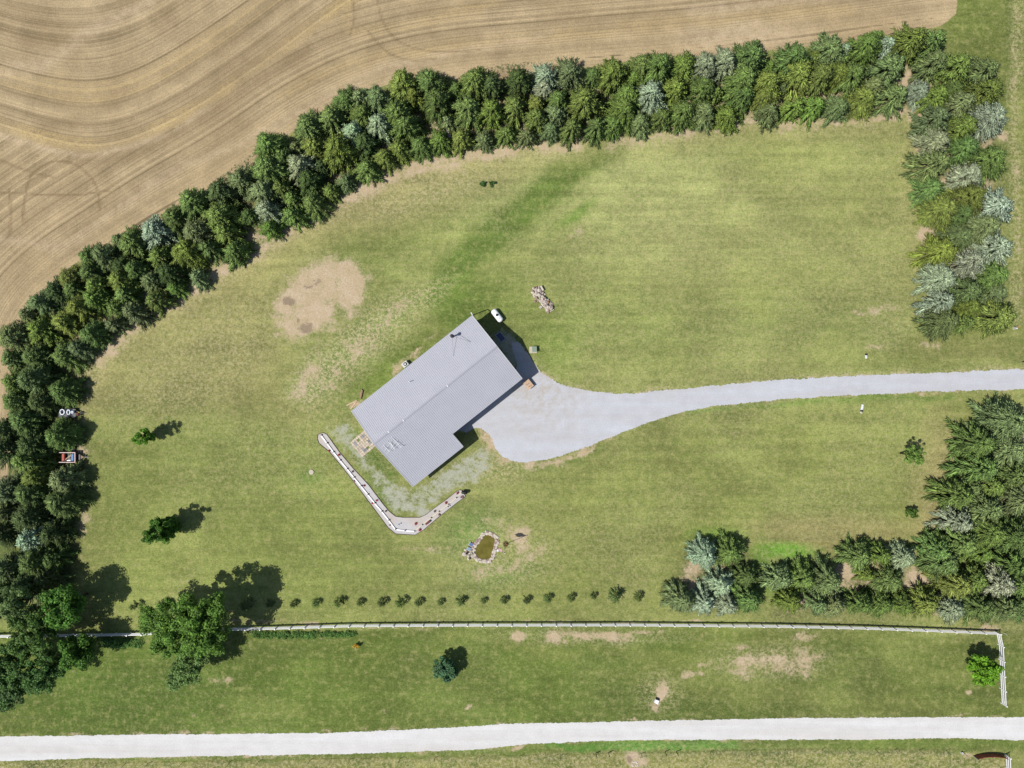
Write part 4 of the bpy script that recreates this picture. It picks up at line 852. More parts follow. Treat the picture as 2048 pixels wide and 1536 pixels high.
# thin wire fence below the road
wf = [(40, 1531), (330, 1526), (640, 1520), (1000, 1513), (1193, 1510), (1400, 1505), (1640, 1499), (1910, 1502)]
W_ = [P(*p) for p in wf]; root = empty('wire_fence', W_[0], 0, 'thin wire fence on dark steel posts below the gravel road', 'fence')
for hz in (0.4, 0.8, 1.15):
    b = MB()
    for a_, c_ in zip(W_[:-1], W_[1:]): b.tube(a_ - W_[0] + Vector((0, 0, hz)), c_ - W_[0] + Vector((0, 0, hz)), 0.006, n=4)
    b.build('wire', M_grey, root)
for px, py in [(65, 1530), (130, 1529), (195, 1528), (251, 1527), (297, 1526), (365, 1525), (461, 1523), (518, 1522), (620, 1520), (700, 1519), (800, 1517), (870, 1515), (960, 1514), (1040, 1512), (1120, 1511), (1192, 1506), (1217, 1505), (1282, 1507), (1330, 1503), (1353, 1503), (1420, 1504), (1500, 1502), (1570, 1500), (1644, 1498), (1694, 1498), (1750, 1498), (1789, 1499), (1839, 1500), (1892, 1501)]:
    q_ = P(px, py) - W_[0]; thick = 0.09 if px in (1192, 1217, 1330, 1353) else 0.045
    b = MB(); b.box(q_ + Vector((0, 0, 0.65)), (thick, thick, 1.45)); b.box(q_ + Vector((0, thick * .6, 0.65)), (thick * .3, thick * .7, 1.4)); b.build('post', M_dark, root)

# ---------------------------------------------------------------- gas tank, boxes by the house
def capsule(b, p0, p1, r, n=18, m=6):
    p0 = Vector(p0); p1 = Vector(p1); d_ = (p1 - p0); L = d_.length; q = d_.to_track_quat('Z', 'Y'); pr = []
    for k in range(m + 1): a_ = math.pi / 2 * k / m; pr.append((r * math.sin(a_) + 1e-4, -0.72 * r * math.cos(a_)))
    for k in range(m + 1): a_ = math.pi / 2 * k / m; pr.append((r * math.cos(a_) + 1e-4, L + 0.72 * r * math.sin(a_)))
    vs = []; fs = []
    for rr_, z_ in pr:
        for i in range(n): a_ = 2 * math.pi * i / n; vs.append(p0 + q @ Vector((rr_ * math.cos(a_), rr_ * math.sin(a_), z_)))
    for k in range(len(pr) - 1):
        for i in range(n): fs.append((k * n + i, k * n + (i + 1) % n, (k + 1) * n + (i + 1) % n, (k + 1) * n + i))
    b.add(vs, fs)
ta = P(988, 623, 0.8); tb = P(1000.5, 639.5, 0.8); tm_ = (ta + tb) / 2; tm_.z = 0
root = empty('gas_tank', tm_, 0, 'white capsule-shaped propane tank off the north corner of the house', 'gas tank')
b = MB(); capsule(b, ta - tm_, tb - tm_, 0.52); b.build('tank_body', mat('gloss_white_paint', C(252, 252, 255, 0.66), 0.3, 0.02, 1.0, spec=0.5), root, smooth=True)
c0 = (ta + tb) / 2 - tm_; dt = (tb - ta).normalized(); dm = c0 - dt * 0.05
b = MB(); b.lathe(dm + Vector((0, 0, 0.48)), [(0.2, 0), (0.22, 0.12), (0.19, 0.2), (0.08, 0.25)]); b.build('valve_dome', M_dark, root, smooth=True)
MB().lathe(c0 + dt * 0.62 + Vector((0, 0, 0.5)), [(0.07, 0), (0.07, 0.08), (0.02, 0.1)], 10).build('filler_cap', M_grey, root)
for s_ in (-1, 1):
    b = MB(); an = math.atan2(dt.y, dt.x); b.box(c0 + dt * s_ * 0.75 + Vector((0, 0, -0.65)), (0.22, 0.9, 0.32), an); b.build('leg', M_conc, root)
q_ = P(1067.5, 699.5); root = empty('transformer', q_, math.radians(3), 'green utility cabinet on a concrete pad right of the house', 'utility box')
MB().box((-0.12, 0, 0.06), (1.25, 1.1, 0.12)).build('pad', M_conc, root, bevel=0.02)
b = MB(); b.box((0.1, 0.05, 0.47), (0.72, 0.86, 0.7)); b.box((0.1, 0.05, 0.84), (0.78, 0.92, 0.05)); b.build('cabinet', mat('sage_green_paint', C(146, 166, 144), 0.5, 0.06, 2.0), root, bevel=0.015)
q_ = P(811.5, 729); root = empty('heat_pump', q_, TH, 'pale square heat pump with a round fan against the northwest wall', 'air conditioner')
MB().box((0, 0, 0.05), (1.2, 1.05, 0.1)).build('pad', M_conc, root)
MB().box((0, 0, 0.5), (1.05, 0.82, 0.8)).build('casing', mat('pale_casing', C(224, 228, 222), 0.5, 0.04, 2.0), root, bevel=0.02)
b = MB(); b.lathe((0.08, 0, 0.9), [(0.30, 0), (0.30, 0.05), (0.26, 0.06), (0.24, 0.02), (0.02, 0.02)], 20); b.build('fan_ring', M_dark, root)
MB().lathe((0.08, 0, 0.93), [(0.15, 0), (0.14, 0.04), (0.02, 0.07)], 14).build('fan_hub', M_white, root, smooth=True)
q_ = P(1001, 674); root = empty('window_well', q_, math.radians(-52), 'pale framed rectangular well cover in the shade beside the northeast wall', 'well cover')
b = MB()
for s_ in (-1, 1): b.box((0, s_ * 0.5, 0.12), (1.5, 0.07, 0.24)); b.box((s_ * 0.75, 0, 0.12), (0.07, 0.93, 0.236))
b.build('frame', mat('pale_frame', C(214, 214, 216), 0.5, 0.05), root); MB().box((0, 0, 0.1), (1.4, 0.9, 0.06)).build('cover', mat('blue_cover', C(76, 96, 128), 0.4, 0.1, 2.0), root)
q_ = P(1056.5, 768.5); root = empty('workbench', q_, TH, 'pale pine box bench with slotted top at the east corner of the house', 'bench')
b = MB()
for k in range(6): b.box((-0.0, -0.62 + k * 0.25, 0.9), (1.15, 0.235, 0.045))
b.build('top', M_plank, root)
for sx in (-1, 1):
    for sy in (-1, 1): MB().box((sx * 0.5, sy * 0.62, 0.44), (0.1, 0.1, 0.87)).build('leg', M_plank, root)
MB().box((0, 0, 0.45), (1.0, 1.2, 0.7)).build('side_board', M_plank, root)
for k, (a_, c_) in enumerate([(-0.1, -0.35), (0.2, -0.45), (0.1, 0.05), (-.2, .1)]): MB().box((a_, c_, 0.935), (0.24, 0.06, 0.03), 0.3).build('slot', M_dark, root)

# ---------------------------------------------------------------- patio
px_ = [(699.6, 885.2), (724.8, 914.5), (752.6, 892.8), (728.6, 860.6)]
A_, B_, D_ = P(*px_[0]), P(*px_[1]), P(*px_[3]); root = empty('patio', A_, 0, 'square patio of pale pavers with grassy joints at the west gable', 'patio')
eu, ev = (B_ - A_), (D_ - A_); rr = random.Random(5); bs = [MB(), MB(), MB()]; nn = 8
for i in range(nn):
    for j in range(nn):
        if rr.random() < 0.025 and 0 < i < nn - 1 and 0 < j < nn - 1: continue
        g = rr.uniform(0.02, 0.05); c = [(i + g, j + g), (i + 1 - g, j + rr.uniform(.02, .1)), (i + 1 - g, j + 1 - g), (i + rr.uniform(.02, .1), j + 1 - g)]
        w_ = [eu * (a_ / nn) + ev * (c_ / nn) for a_, c_ in c]; z1 = 0.05 + rr.uniform(0, .012)
        grey = (i in (1, 2) and j in (1,)) or (i in (5, 6) and j in (2, 3)) or (i == 1 and j in (5, 6)) or (i in (4, 5) and j == 6)
        bs[0 if grey and rr.random() < 0.8 else (1 if rr.random() < 0.4 else 2)].prism([(p.x, p.y) for p in w_], -0.02, z1)
for b_, m_ in zip(bs, (mat('grey_slab', C(158, 160, 164), 0.9, 0.25, 3.0, island=0.25), mat('cream_slab', C(226, 212, 192), 0.9, 0.12, 3.0, island=0.12), mat('sand_slab', C(214, 198, 178), 0.9, 0.12, 3.0, island=0.12))):
    b_.build('paver_set', m_, root)

# ---------------------------------------------------------------- gravel bed with white edging board
outline = [(634.6, 876.6), (636, 869), (646.9, 865.2), (654, 869), (678.6, 903.5), (705, 935), (737, 969.4), (766.5, 1008.5), (779, 1023), (791, 1032.5), (805.5, 1034.8), (839.7, 1034.6), (852, 1029), (869, 1015.8), (893, 998.7), (913, 982.8), (920.3, 979.4), (925, 981.6),
           (931, 992.6), (913, 1006), (876, 1035), (847, 1059.7), (830, 1070), (791, 1067.5), (776, 1055), (747, 1015.8), (717.7, 976.7), (683.5, 932.8), (659, 903.5), (638, 886.4)]
bed_m = gravel_mat('pebble_bed', C(216, 214, 216), C(212, 196, 176), (0.3, 0.3, 1)); 
o = sheet('gravel_bed', ragged(outline, 3, 0.6, 6), 0.02, bed_m, kind=None, label='pale L-shaped pebble bed wrapping the west corner of the house', cat='gravel bed')
b = MB(); ol = [P(*p) for p in outline]
for a_, c_ in zip(ol, ol[1:] + ol[:1]): b.bar(a_ + Vector((0, 0, 0.04)), c_ + Vector((0, 0, 0.04)), 0.07, 0.1)
e_ = b.build('border_edging', mat('dark_edging', C(70, 50, 48), 0.8, 0.3, 4.0), None); e_.parent = o
board = [(642.5, 870.5)] + [(620 + a_ / 4.096, 840 + c_ / 4.096) for a_, c_ in ((140, 190), (193, 262), (247, 330), (305, 400), (360, 470), (418, 540), (474, 610), (530, 680), (588, 748), (645, 820), (700, 895), (778, 905), (857, 910), (920, 856), (993, 800), (1058, 748), (1135, 690), (1200, 635), (1243, 594))]
Wb = [P(*p) for p in board]; root = empty('edging_board', Wb[0], 0, 'white board line with black blocks standing for post shadows along the pebble bed', 'edging board')
for j, (a_, c_) in enumerate(zip(Wb[:-1], Wb[1:])):
    dd = (c_ - a_).normalized() * 0.06; b = MB(); b.bar(a_ - Wb[0] + dd + Vector((0, 0, 0.14)), c_ - Wb[0] - dd + Vector((0, 0, 0.14)), 0.20 if j < 13 else 0.17, 0.12)
    b.build('board', M_white if j < 13 else mat('cream_board', C(238, 228, 206), 0.7, 0.05), root)
for p in Wb: MB().box(p - Wb[0] + Vector((0.09, 0.06, 0.18)), (0.16, 0.2, 0.22), 0.5).build('post_shadow', M_black, root)  # black blocks added to stand in for the shadows of small posts
fl = [(160, 248, 'r', .16), (238, 285, 'r', .15), (352, 420, 'g', .14), (362, 500, 'p', .18), (444, 536, 'r', .15), (547, 658, 'r', .16), (513, 680, 'r', .13), (623, 746, 'g', .15), (657, 858, 'p', .13), (865, 848, 'r', .24), (905, 895, 'r', .26), (1023, 747, 'g', .15), (1060, 773, 'p', .16), (1115, 677, 'r', .2), (1208, 597, 'r', .2), (1243, 630, 'p', .22)]
nm = {'r': 'red', 'g': 'greyish green', 'p': 'dusky pink'}; cm_ = {'r': (204, 52, 62), 'g': (112, 112, 104), 'p': (176, 138, 138)}; cnt = {'r': 0, 'g': 0, 'p': 0}
flm = {k_: mat('petals_' + nm[k_].replace(' ', '_'), C(*cm_[k_]), 0.7, 0.2, 8, island=0.35) for k_ in cm_}
for k, (zx, zy, t_, rr_) in enumerate(fl):
    q_ = P(620 + zx / 4.096, 840 + zy / 4.096); cnt[t_] += 1
    root = empty('flower_clump', q_, 0, '%s flowering clump in the pebble bed, %s %s one from the west end' % (nm[t_], ORD[cnt[t_]], nm[t_]), 'flower', 'flower clumps in the pebble bed')
    me_ = leaves([(random.uniform(-.6, .6) * rr_, random.uniform(-.6, .6) * rr_, 0.22, rr_ * 0.8) for _ in range(6)], 0.05, 40, 70 + k, name='petals'); me_.materials.append(flm[t_]); o = bpy.data.objects.new('petals', me_); COL.objects.link(o); o.parent = root
    MB().lathe((0, 0, 0), [(0.09, 0), (0.13, 0.16), (0.12, 0.17)], 10).build('stem_base', mat('stem_green', C(70, 92, 44), 0.8, 0.2), root)
q_ = P(799, 1047.5); root = empty('garden_ornament', q_, 0, 'small blue-topped ornament on a stake in the pebble bed corner', 'ornament'); MB().tube((0, 0, 0), (0, 0, 0.5), 0.02).build('stake', M_dark, root)
MB().rock((0, 0, 0.55), 0.12, 3, 1.0).build('globe', mat('sky_blue', C(90, 160, 200), 0.4, 0.1), root, smooth=True)
q_ = P(929.5, 983.5); root = empty('grill', q_, math.radians(-5), 'black covered grill at the east tip of the pebble bed', 'grill')
b = MB(); capsule(b, (-0.3, 0, 0.75), (0.3, 0, 0.75), 0.28, 12, 4); b.build('lid', M_black, root, smooth=True)
MB().box((0, 0, 0.52), (0.95, 0.5, 0.14)).build('shelf', M_black, root, bevel=0.02)
for sx in (-1, 1):
    for sy in (-1, 1): MB().tube((sx * .38, sy * .2, 0), (sx * .38, sy * .2, .5), 0.03).build('leg', M_black, root)
q_ = P(856, 1044.5); root = empty('garden_bench', q_, math.radians(40), 'small reddish wooden bench beside the eastern arm of the pebble bed', 'bench')
b = MB(); 
for k in range(3): b.box((0, -0.12 + .12 * k, .4), (0.95, 0.09, 0.04))
b.build('seat', mat('red_brown_wood', C(136, 74, 70), 0.8, 0.2, 5), root)
for sx in (-1, 1): MB().box((sx * .38, 0, .19), (.06, .3, .38)).build('leg', mat('red_brown_wood', C(136, 74, 70)), root)
q_ = P(897, 1012); root = empty('bed_light', q_, 0, 'dark path light post on the eastern arm of the pebble bed', 'path light'); MB().tube((0, 0, 0), (0, 0, .5), .025).build('post', M_black, root); MB().lathe((0, 0, .48), [(.1, 0), (.11, .04), (.02, .12)], 10).build('cap', M_black, root)

# ---------------------------------------------------------------- loose wood behind the house
q_ = P(723.5, 788.5); root = empty('log', q_, math.radians(76), 'weathered split log lying in the grass northwest of the house', 'log')
b = MB(); b.tube((-0.75, 0, .14), (0.7, 0.05, .16), .17, .22, 9); b.build('trunk_piece', mat('bleached_log', C(178, 146, 122), .9, .3, 6, bump=.4), root); b = MB(); b.tube((0.1, .05, .2), (.85, .18, .22), .1, .06, 7); b.build('branch_stub', M_stone2, root)
for k, (x0, y0, x1, y1) in enumerate([(693, 811, 714, 801), (701, 818, 712, 804)]):
    o = MB().bar(P(x0, y0, 0.05), P(x1, y1, 0.05), 0.22, 0.06).build('plank', M_plank); tag(o, ['pale plank lying in the grass by the west eave, the longer of two', 'pale plank lying nearest the west eave, the shorter of two'][k], 'plank')
q_ = P(797.5, 944.5, 2.2) ; o = MB().lathe((q_.x, q_.y, 0), [(0.1, 0), (0.13, 0.3), (0.05, 0.45)], 10).build('standpipe', M_white); tag(o, 'small white capped pipe standing at the southwest gable', 'pipe')
b = MB(); b.bar((LX + .02, .05, rz(0) - .1), (LX + .1, .55, rz(0) - .45), .12, .12); b.bar((LX + .1, .55, rz(0) - .45), (LX + .1, .6, 0), .12, .12); b.build('downspout', M_white, house)
o = MB().lathe(P(623, 944), [(0.42, -0.02), (0.42, 0.12), (0.38, 0.15), (0.1, 0.17)], 18).build('septic_lid', M_conc); tag(o, 'round pale concrete lid in the lawn left of the pebble bed', 'lid')

# ---------------------------------------------------------------- pond
z_ = lambda a_, c_: (900 + a_ / 10.78, 1020 + c_ / 10.78)
water = [z_(*p) for p in [(765, 525), (830, 530), (880, 560), (960, 610), (992, 645), (972, 700), (945, 760), (932, 830), (902, 930), (872, 1050), (800, 1065), (720, 1062), (640, 1045), (560, 990), (527, 930), (522, 850), (545, 800), (620, 730), (680, 650), (710, 590)]]
wm = bpy.data.materials.new('murky_pond_water'); wm.use_nodes = True; g = NG(wm); bb = wm.node_tree.nodes['Principled BSDF']
bb.inputs['Roughness'].default_value = 0.12; bb.inputs['Specular IOR Level'].default_value = 0.25
pp = wm.node_tree.nodes.new('ShaderNodeNewGeometry').outputs['Position']; sy = wm.node_tree.nodes.new('ShaderNodeSeparateXYZ'); wm.node_tree.links.new(pp, sy.inputs[0])
sh = g.rng(g.math('ADD', sy.outputs[1], g.math('MULTIPLY', g.noise(pp, 1.2, 4), 1.4)), (768 - 1075) / 12 + 0.9, (768 - 1071) / 12 + 0.9, 0, 0.9)
wc = g.mix(sh, C(112, 104, 42), C(182, 152, 96)); wc = g.mix(g.rng(g.noise(pp, .9, 4, .6), .4, .65, 0, .7), wc, C(136, 128, 62)); wc = g.mix(g.rng(g.noise(pp, 5.5, 3, .8), .62, .68, 0, .6), wc, C(160, 160, 90)); wm.node_tree.links.new(wc, bb.inputs['Base Color'])
sheet('pond_water', [((p[0] - 1024) / PPM, (768 - p[1]) / PPM) for p in [tuple(q) for q in chaikin(water, 1, True)]][::1], 0.03, wm, label='small murky green-brown garden pond', cat='pond')
SM = [M_stone, M_stone3, M_stone2]; SP = []
for k in range(4):
    b = MB(); b.rock((0, 0, 0), 1.0, 40 + k, 0.5, 8, 5); SP.append(b.mesh('edging_stone'))
def ring(pts, off, n_, size, seed):
    rr = random.Random(seed); cp = [Vector(P(*p)) for p in pts]; ctr = sum(cp, Vector()) / len(cp); tot = 0; seg = []
    for a_, c_ in zip(cp, cp[1:] + cp[:1]): seg.append((tot, a_, c_)); tot += (c_ - a_).length
    for i in range(n_):
        s_ = tot * (i + rr.uniform(-.25, .25)) / n_ % tot; st, a_, c_ = [q_ for q_ in seg if q_[0] <= s_][-1]; d_ = (c_ - a_).normalized(); nrm = Vector((d_.y, -d_.x, 0))
        p = a_ + d_ * (s_ - st); nrm = nrm if (p + nrm - ctr).length > (p - ctr).length else -nrm
        p = p + nrm * (off + rr.uniform(-.05, .05))
        kx = rr.choice([0, 0, 1, 1, 2]); me_ = SPM[rr.randrange(4)][kx]; o = bpy.data.objects.new('edging_stone', me_); COL.objects.link(o)
        o.location = (p.x, p.y, 0.06); sc_ = size * rr.uniform(.7, 1.25); o.scale = (sc_, sc_ * rr.uniform(.7, 1), sc_ * .8); o.rotation_euler = (0, 0, math.atan2(d_.y, d_.x) + rr.uniform(-.4, .4))
        tag(o, 'pale flat stone set in the ring edging the garden pond', 'stone', 'stones edging the pond')
SPM = []
for me_ in SP:
    row_ = []
    for m_ in SM: c_ = me_.copy(); c_.materials.append(m_); row_.append(c_)
    SPM.append(row_)
ring(water, 0.16, 56, 0.24, 1); ring(water, 0.46, 58, 0.26, 2)
for k, (a_, c_, s_) in enumerate([(310, 950, .42), (400, 1040, .34), (350, 890, .3), (470, 940, .38), (470, 1000, .3), (500, 720, .3), (540, 860, .26), (420, 930, .3), (590, 660, .34), (400, 990, .3), (330, 860, .26), (500, 800, .26)]):
    q_ = P(*z_(a_, c_)); o = bpy.data.objects.new('edging_stone', SPM[k % 4][k % 3]); COL.objects.link(o); o.location = (q_.x, q_.y, .1); o.scale = (s_, s_ * .8, s_ * .9); o.rotation_euler = (0, 0, k)
    tag(o, 'larger rough stone in the heap on the left bank of the pond', 'stone', 'stones heaped left of the pond')
for k, (a_, c_, rz_) in enumerate([(455, 738, -0.55), (408, 832, -0.3)]):
    q_ = P(*z_(a_, c_)); root = empty('solar_panel', q_, rz_, ['deep blue solar panel left of the pond, upper of two', 'paler blue solar panel left of the pond, lower of two'][k], 'solar panel')
    MB().box((0, 0, .32), (.62, .5, .04), M=Matrix.Rotation(0.15, 3, 'X')).build('panel', mat(['deep_blue_cells', 'pale_blue_cells'][k], [C(84, 110, 170), C(142, 164, 196)][k], .3, .1, 4, spec=.5), root)
    MB().box((0, 0, .285), (.68, .56, .03), M=Matrix.Rotation(0.15, 3, 'X')).build('frame', M_white, root); MB().tube((0, 0, 0), (0, 0, .28), .03).build('stake', M_dark, root)
for k, (a_, c_, s_) in enumerate([(368, 925, .2), (465, 935, .2), (430, 1028, .22)]):
    q_ = P(*z_(a_, c_)); o = MB().lathe((q_.x, q_.y, .08), [(s_ * .7, 0), (s_, .25), (s_ * .9, .26), (s_ * .75, .12), (.02, .1)], 14).build('planter', mat('dark_brown_pot', C(60, 46, 44), .7, .2, 5))
    tag(o, ['round dark brown pot among the stones left of the pond, westernmost', 'round dark brown pot between the stone heap and the water', 'round dark brown pot lowest in the stone heap by the pond'][k], 'pot')
# flagpole with striped flag
FH = 6.4; q_ = P(1010.5, 1088); root = empty('flagpole', q_, 0, 'grey flagpole standing right of the pond', 'flagpole')
MB().tube((0, 0, 0), (0, 0, FH), .05, .028, 10).build('pole', M_grey, root); MB().lathe((0, 0, FH), [(.02, -.02), (.07, .04), (.07, .09), (.01, .13)], 10).build('finial', M_white, root, smooth=True)
root = empty('flag', q_ + Vector((0, 0, FH - .15)), 0, 'limp red and white striped flag with a blue canton on the flagpole', 'flag')
fm = bpy.data.materials.new('striped_flag_cloth'); fm.use_nodes = True; g = NG(fm); uvn = fm.node_tree.nodes.new('ShaderNodeUVMap'); sx_ = fm.node_tree.nodes.new('ShaderNodeSeparateXYZ'); fm.node_tree.links.new(uvn.outputs[0], sx_.inputs[0])
st = g.math('GREATER_THAN', g.math('FRACT', g.math('MULTIPLY', sx_.outputs[1], 6.5)), 0.5); cc = g.mix(st, C(206, 60, 66), C(240, 240, 240))
can = g.math('MULTIPLY', g.math('LESS_THAN', sx_.outputs[0], 0.4), g.math('GREATER_THAN', sx_.outputs[1], 0.46)); bl = g.mix(g.rng(g.noise(g.scale(uvn.outputs[0], 1.0), 34, 0), .6, .64, 0, 1), C(50, 66, 120), C(230, 230, 240))
cc = g.mix(can, cc, bl); fm.node_tree.links.new(cc, fm.node_tree.nodes['Principled BSDF'].inputs['Base Color'])
NU, NV = 24, 12; vs = []; uvs = []
for j in range(NV + 1):
    for i in range(NU + 1):
        uu, vv = i / NU, j / NV; fx = uu * 1.7; wv_ = .09 * math.sin(uu * 9 + vv * 2) * uu
        tl = (1 - vv) * .85 * min(1, uu * 3); vs.append((-.5 * fx + wv_ * .7 - .45 * tl, .42 * fx + wv_ - .35 * tl, -(1 - vv) * .75 - .5 * fx)); uvs.append((uu, vv))
me_ = bpy.data.meshes.new('cloth'); me_.from_pydata(vs, [], [(j * (NU + 1) + i, j * (NU + 1) + i + 1, (j + 1) * (NU + 1) + i + 1, (j + 1) * (NU + 1) + i) for j in range(NV) for i in range(NU)])
ul = me_.uv_layers.new(name='UVMap')
for lp in me_.loops: ul.data[lp.index].uv = uvs[lp.vertex_index]
me_.materials.append(fm); me_.polygons.foreach_set('use_smooth', [True] * len(me_.polygons)); o = bpy.data.objects.new('cloth', me_); COL.objects.link(o); o.parent = root
md = o.modifiers.new('thickness', 'SOLIDIFY'); md.thickness = 0.006
q_ = P(1011, 1088); cl_ = leaves([(.3 * math.cos(a_), .3 * math.sin(a_), .15, .2) for a_ in (0, 1, 2, 3, 4, 5)], .07, 40, 91, name='rust_plants'); cl_.materials.append(mat('russet_leaves', C(150, 104, 76), .8, .2, 5, island=.3)); o = bpy.data.objects.new('flower_clump', cl_); COL.objects.link(o); o.location = q_; tag(o, 'russet brown plants ringing the foot of the flagpole', 'plant')
q_ = P(996.3, 1099.3); root = empty('globe_lamp', q_, 0, 'small white globe ornament between the pond and the flagpole', 'ornament'); MB().tube((0, 0, 0), (0, 0, .3), .05).build('stem', M_dark, root); MB().rock((0, 0, .42), .24, 9, 1.0, 14, 8).build('globe', M_white, root, smooth=True)

# ---------------------------------------------------------------- rock pile on the upper lawn
zz = lambda a_, c_: (1060 + a_ / 21.95, 560 + c_ / 21.95); rr = random.Random(17)
axp = [P(*zz(*p)) for p in [(200, 380), (330, 520), (480, 760), (620, 960), (780, 1120), (900, 1280)]]
for k in range(140):
    t = rr.random() * (len(axp) - 1.001); i = int(t); p = axp[i].lerp(axp[i + 1], t - i); d_ = (axp[i + 1] - axp[i]).normalized(); wd = 0.7 if t > 2 else .95
    o_ = rr.uniform(-1, 1) * wd; p = p + Vector((d_.y, -d_.x, 0)) * o_ * .9 + d_ * rr.uniform(-.2, .2); hh = max(0.08, 0.85 * (1 - abs(o_ / wd) ** 1.4) * rr.uniform(.55, 1))
    o = bpy.data.objects.new('rubble_stone', SPM[rr.randrange(4)][rr.choice([0, 0, 0, 2, 1])]); COL.objects.link(o); s_ = rr.uniform(.16, .36); o.location = (p.x, p.y, hh); o.scale = (s_, s_ * rr.uniform(.55, 1), s_ * rr.uniform(.8, 1.5)); o.rotation_euler = (rr.uniform(-.7, .7), rr.uniform(-.7, .7), rr.uniform(0, 6))
    tag(o, 'pale pinkish stone heaped in the long rock pile on the upper lawn', 'stone', 'stones of the long rock pile')
def slabst(name, a_, c_, sx, sy, sz, rot, z0, m_, lb):
    q_ = P(*zz(a_, c_)); o = MB().box((0, 0, 0), (sx, sy, sz)).build(name, m_, None, (q_.x, q_.y, z0), bevel=.02); o.rotation_euler = (0.1, .12, rot); tag(o, lb, 'stone')
slabst('stone_slab', 520, 380, .85, .3, .3, -1.05, .5, M_stone3, 'cream elongated slab leaning at the top end of the rock pile')
slabst('stone_slab', 960, 1350, .75, .12, .2, .5, .35, M_stone3, 'thin cream slab closing the bottom end of the rock pile')
slabst('stone_slab', 460, 1200, .5, .42, .25, .7, .2, M_stone, 'square pinkish block at the lower left side of the rock pile')
slabst('stone_slab', 360, 960, .7, .14, .14, .6, .3, M_stone2, 'narrow pinkish bar stone sticking out left of the rock pile')
slabst('stone_slab', 510, 1040, .9, .16, .2, -1.1, .35, M_stone3, 'long cream bar stone low on the rock pile')
def rk(name, p, r_, seed, m_, lb, sq=.8, z0=.1):
    o = MB().rock((0, 0, 0), r_, seed, sq).build(name, m_, None, (p.x, p.y, z0)); tag(o, lb, 'stone')
rk('rubble_stone', P(*zz(770, 1000)), .26, 3, mat('orange_rock', C(226, 160, 92), .8, .15, 5), 'single orange stone on the right flank of the rock pile', .8, .55)
rk('rubble_stone', P(*zz(690, 865)), .16, 4, M_white, 'small bright white stone on the shaded right flank of the rock pile', .9, .5)
rk('rubble_stone', P(*zz(212, 940)), .2, 5, M_stone2, 'lone round brown stone just left of the rock pile', .9, .15)
rk('boulder', P(893, 265), .42, 6, M_stone3, 'white boulder between small conifers of the northern windbreak', .7, .2); rk('boulder', P(898, 271), .38, 8, M_stone, 'pale boulder just right of the white boulder in the windbreak', .7, .15)

# ---------------------------------------------------------------- trailers by the western windbreak
def wheel(root, c, r_=.34, wdt=.2):
    b = MB(); b.tube(Vector(c) - Vector((0, wdt / 2, 0)), Vector(c) + Vector((0, wdt / 2, 0)), r_, n=16); w_ = b.build('wheel', M_black, root); MB().tube(Vector(c) - Vector((0, wdt / 2 + .01, 0)), Vector(c) + Vector((0, wdt / 2 + .01, 0)), r_ * .5, n=12).build('rim', M_grey, w_)
t1 = P(134, 826, .6); t1.z = 0; M_navy = mat('navy_steel', C(58, 68, 84), .5, .2, 3)
root = empty('utility_trailer', t1, 0, 'dark flat trailer with white tubs, the upper of two at the windbreak', 'trailer')
MB().box((0, 0, .5), (2.8, 1.35, .1)).build('bed', M_navy, root)
for s_ in (-1, 1): MB().box((0, s_ * .66, .64), (2.8, .05, .18)).build('side_rail', M_navy, root); wheel(root, (-.2, s_ * .84, .34))
b = MB(); b.bar((1.4, .35, .48), (2.3, 0, .45), .08, .08); b.bar((1.4, -.35, .48), (2.3, 0, .45), .08, .08); b.bar((2.2, 0, .45), (2.7, 0, .45), .08, .08); b.build('tongue', M_navy, root); MB().box((1.75, -.2, .6), (.45, .5, .3)).build('toolbox', mat('rust_brown', C(110, 74, 60), .8, .2, 5), root); MB().rock((2.0, .1, .62), .1, 2, .9).build('winch', mat('yellow_paint', C(220, 190, 70), .6), root)
M_tub = mat('pale_blue_white_plastic', C(232, 240, 250, .66), .5, .08, 3)
def tub(px, py, rx, ry, lb, gap=False):
    q_ = P(px, py, .9); b = MB(); n_ = 18; rg = range(n_) if not gap else range(3, n_ - 3)
    for i in rg:
        a0_, a1_ = 2 * math.pi * i / n_, 2 * math.pi * (i + 1) / n_; b.bar((rx * math.cos(a0_), ry * math.sin(a0_), .2), (rx * math.cos(a1_), ry * math.sin(a1_), .2), .13, .4)
    o = b.build('tub', M_tub, None, (q_.x, q_.y, .56)); tag(o, lb, 'tub'); MB().tube((0, 0, 0), (0, 0, .06), min(rx, ry) * .9, n=16).build('tub_base', M_navy, o)
tub(124.5, 824, .36, .42, 'larger pale tub at the rear of the dark flat trailer'); tub(137, 824.5, .26, .38, 'open C-shaped pale tub midway on the dark flat trailer'); tub(144.5, 824.3, .15, .17, 'small round pale tub at the front of the dark flat trailer')
t2 = P(136.5, 914.5, .8); t2.z = 0; M_rust = mat('dull_red_steel', C(120, 84, 80), .7, .2, 3)
root = empty('box_trailer', t2, 0, 'open box trailer with pinkish rails, the lower of two at the windbreak', 'trailer')
MB().box((0, 0, .5), (2.5, 1.55, .08)).build('bed', M_dark, root)
for s_ in (-1, 1):
    MB().box((0, s_ * .8, .8), (2.6, .05, .5)).build('side_panel', M_rust, root); MB().box((0, s_ * .8, 1.09), (2.7, .12, .07)).build('top_rail', mat('pinkish_white_rail', C(226, 200, 196, .6), .6, .08), root); wheel(root, (-.1, s_ * .98, .34))
MB().box((1.3, 0, .8), (.05, 1.55, .5)).build('front_panel', M_rust, root); MB().box((1.3, 0, 1.09), (.12, 1.47, .068)).build('top_rail', mat('pinkish_white_rail', C(226, 200, 196)), root)
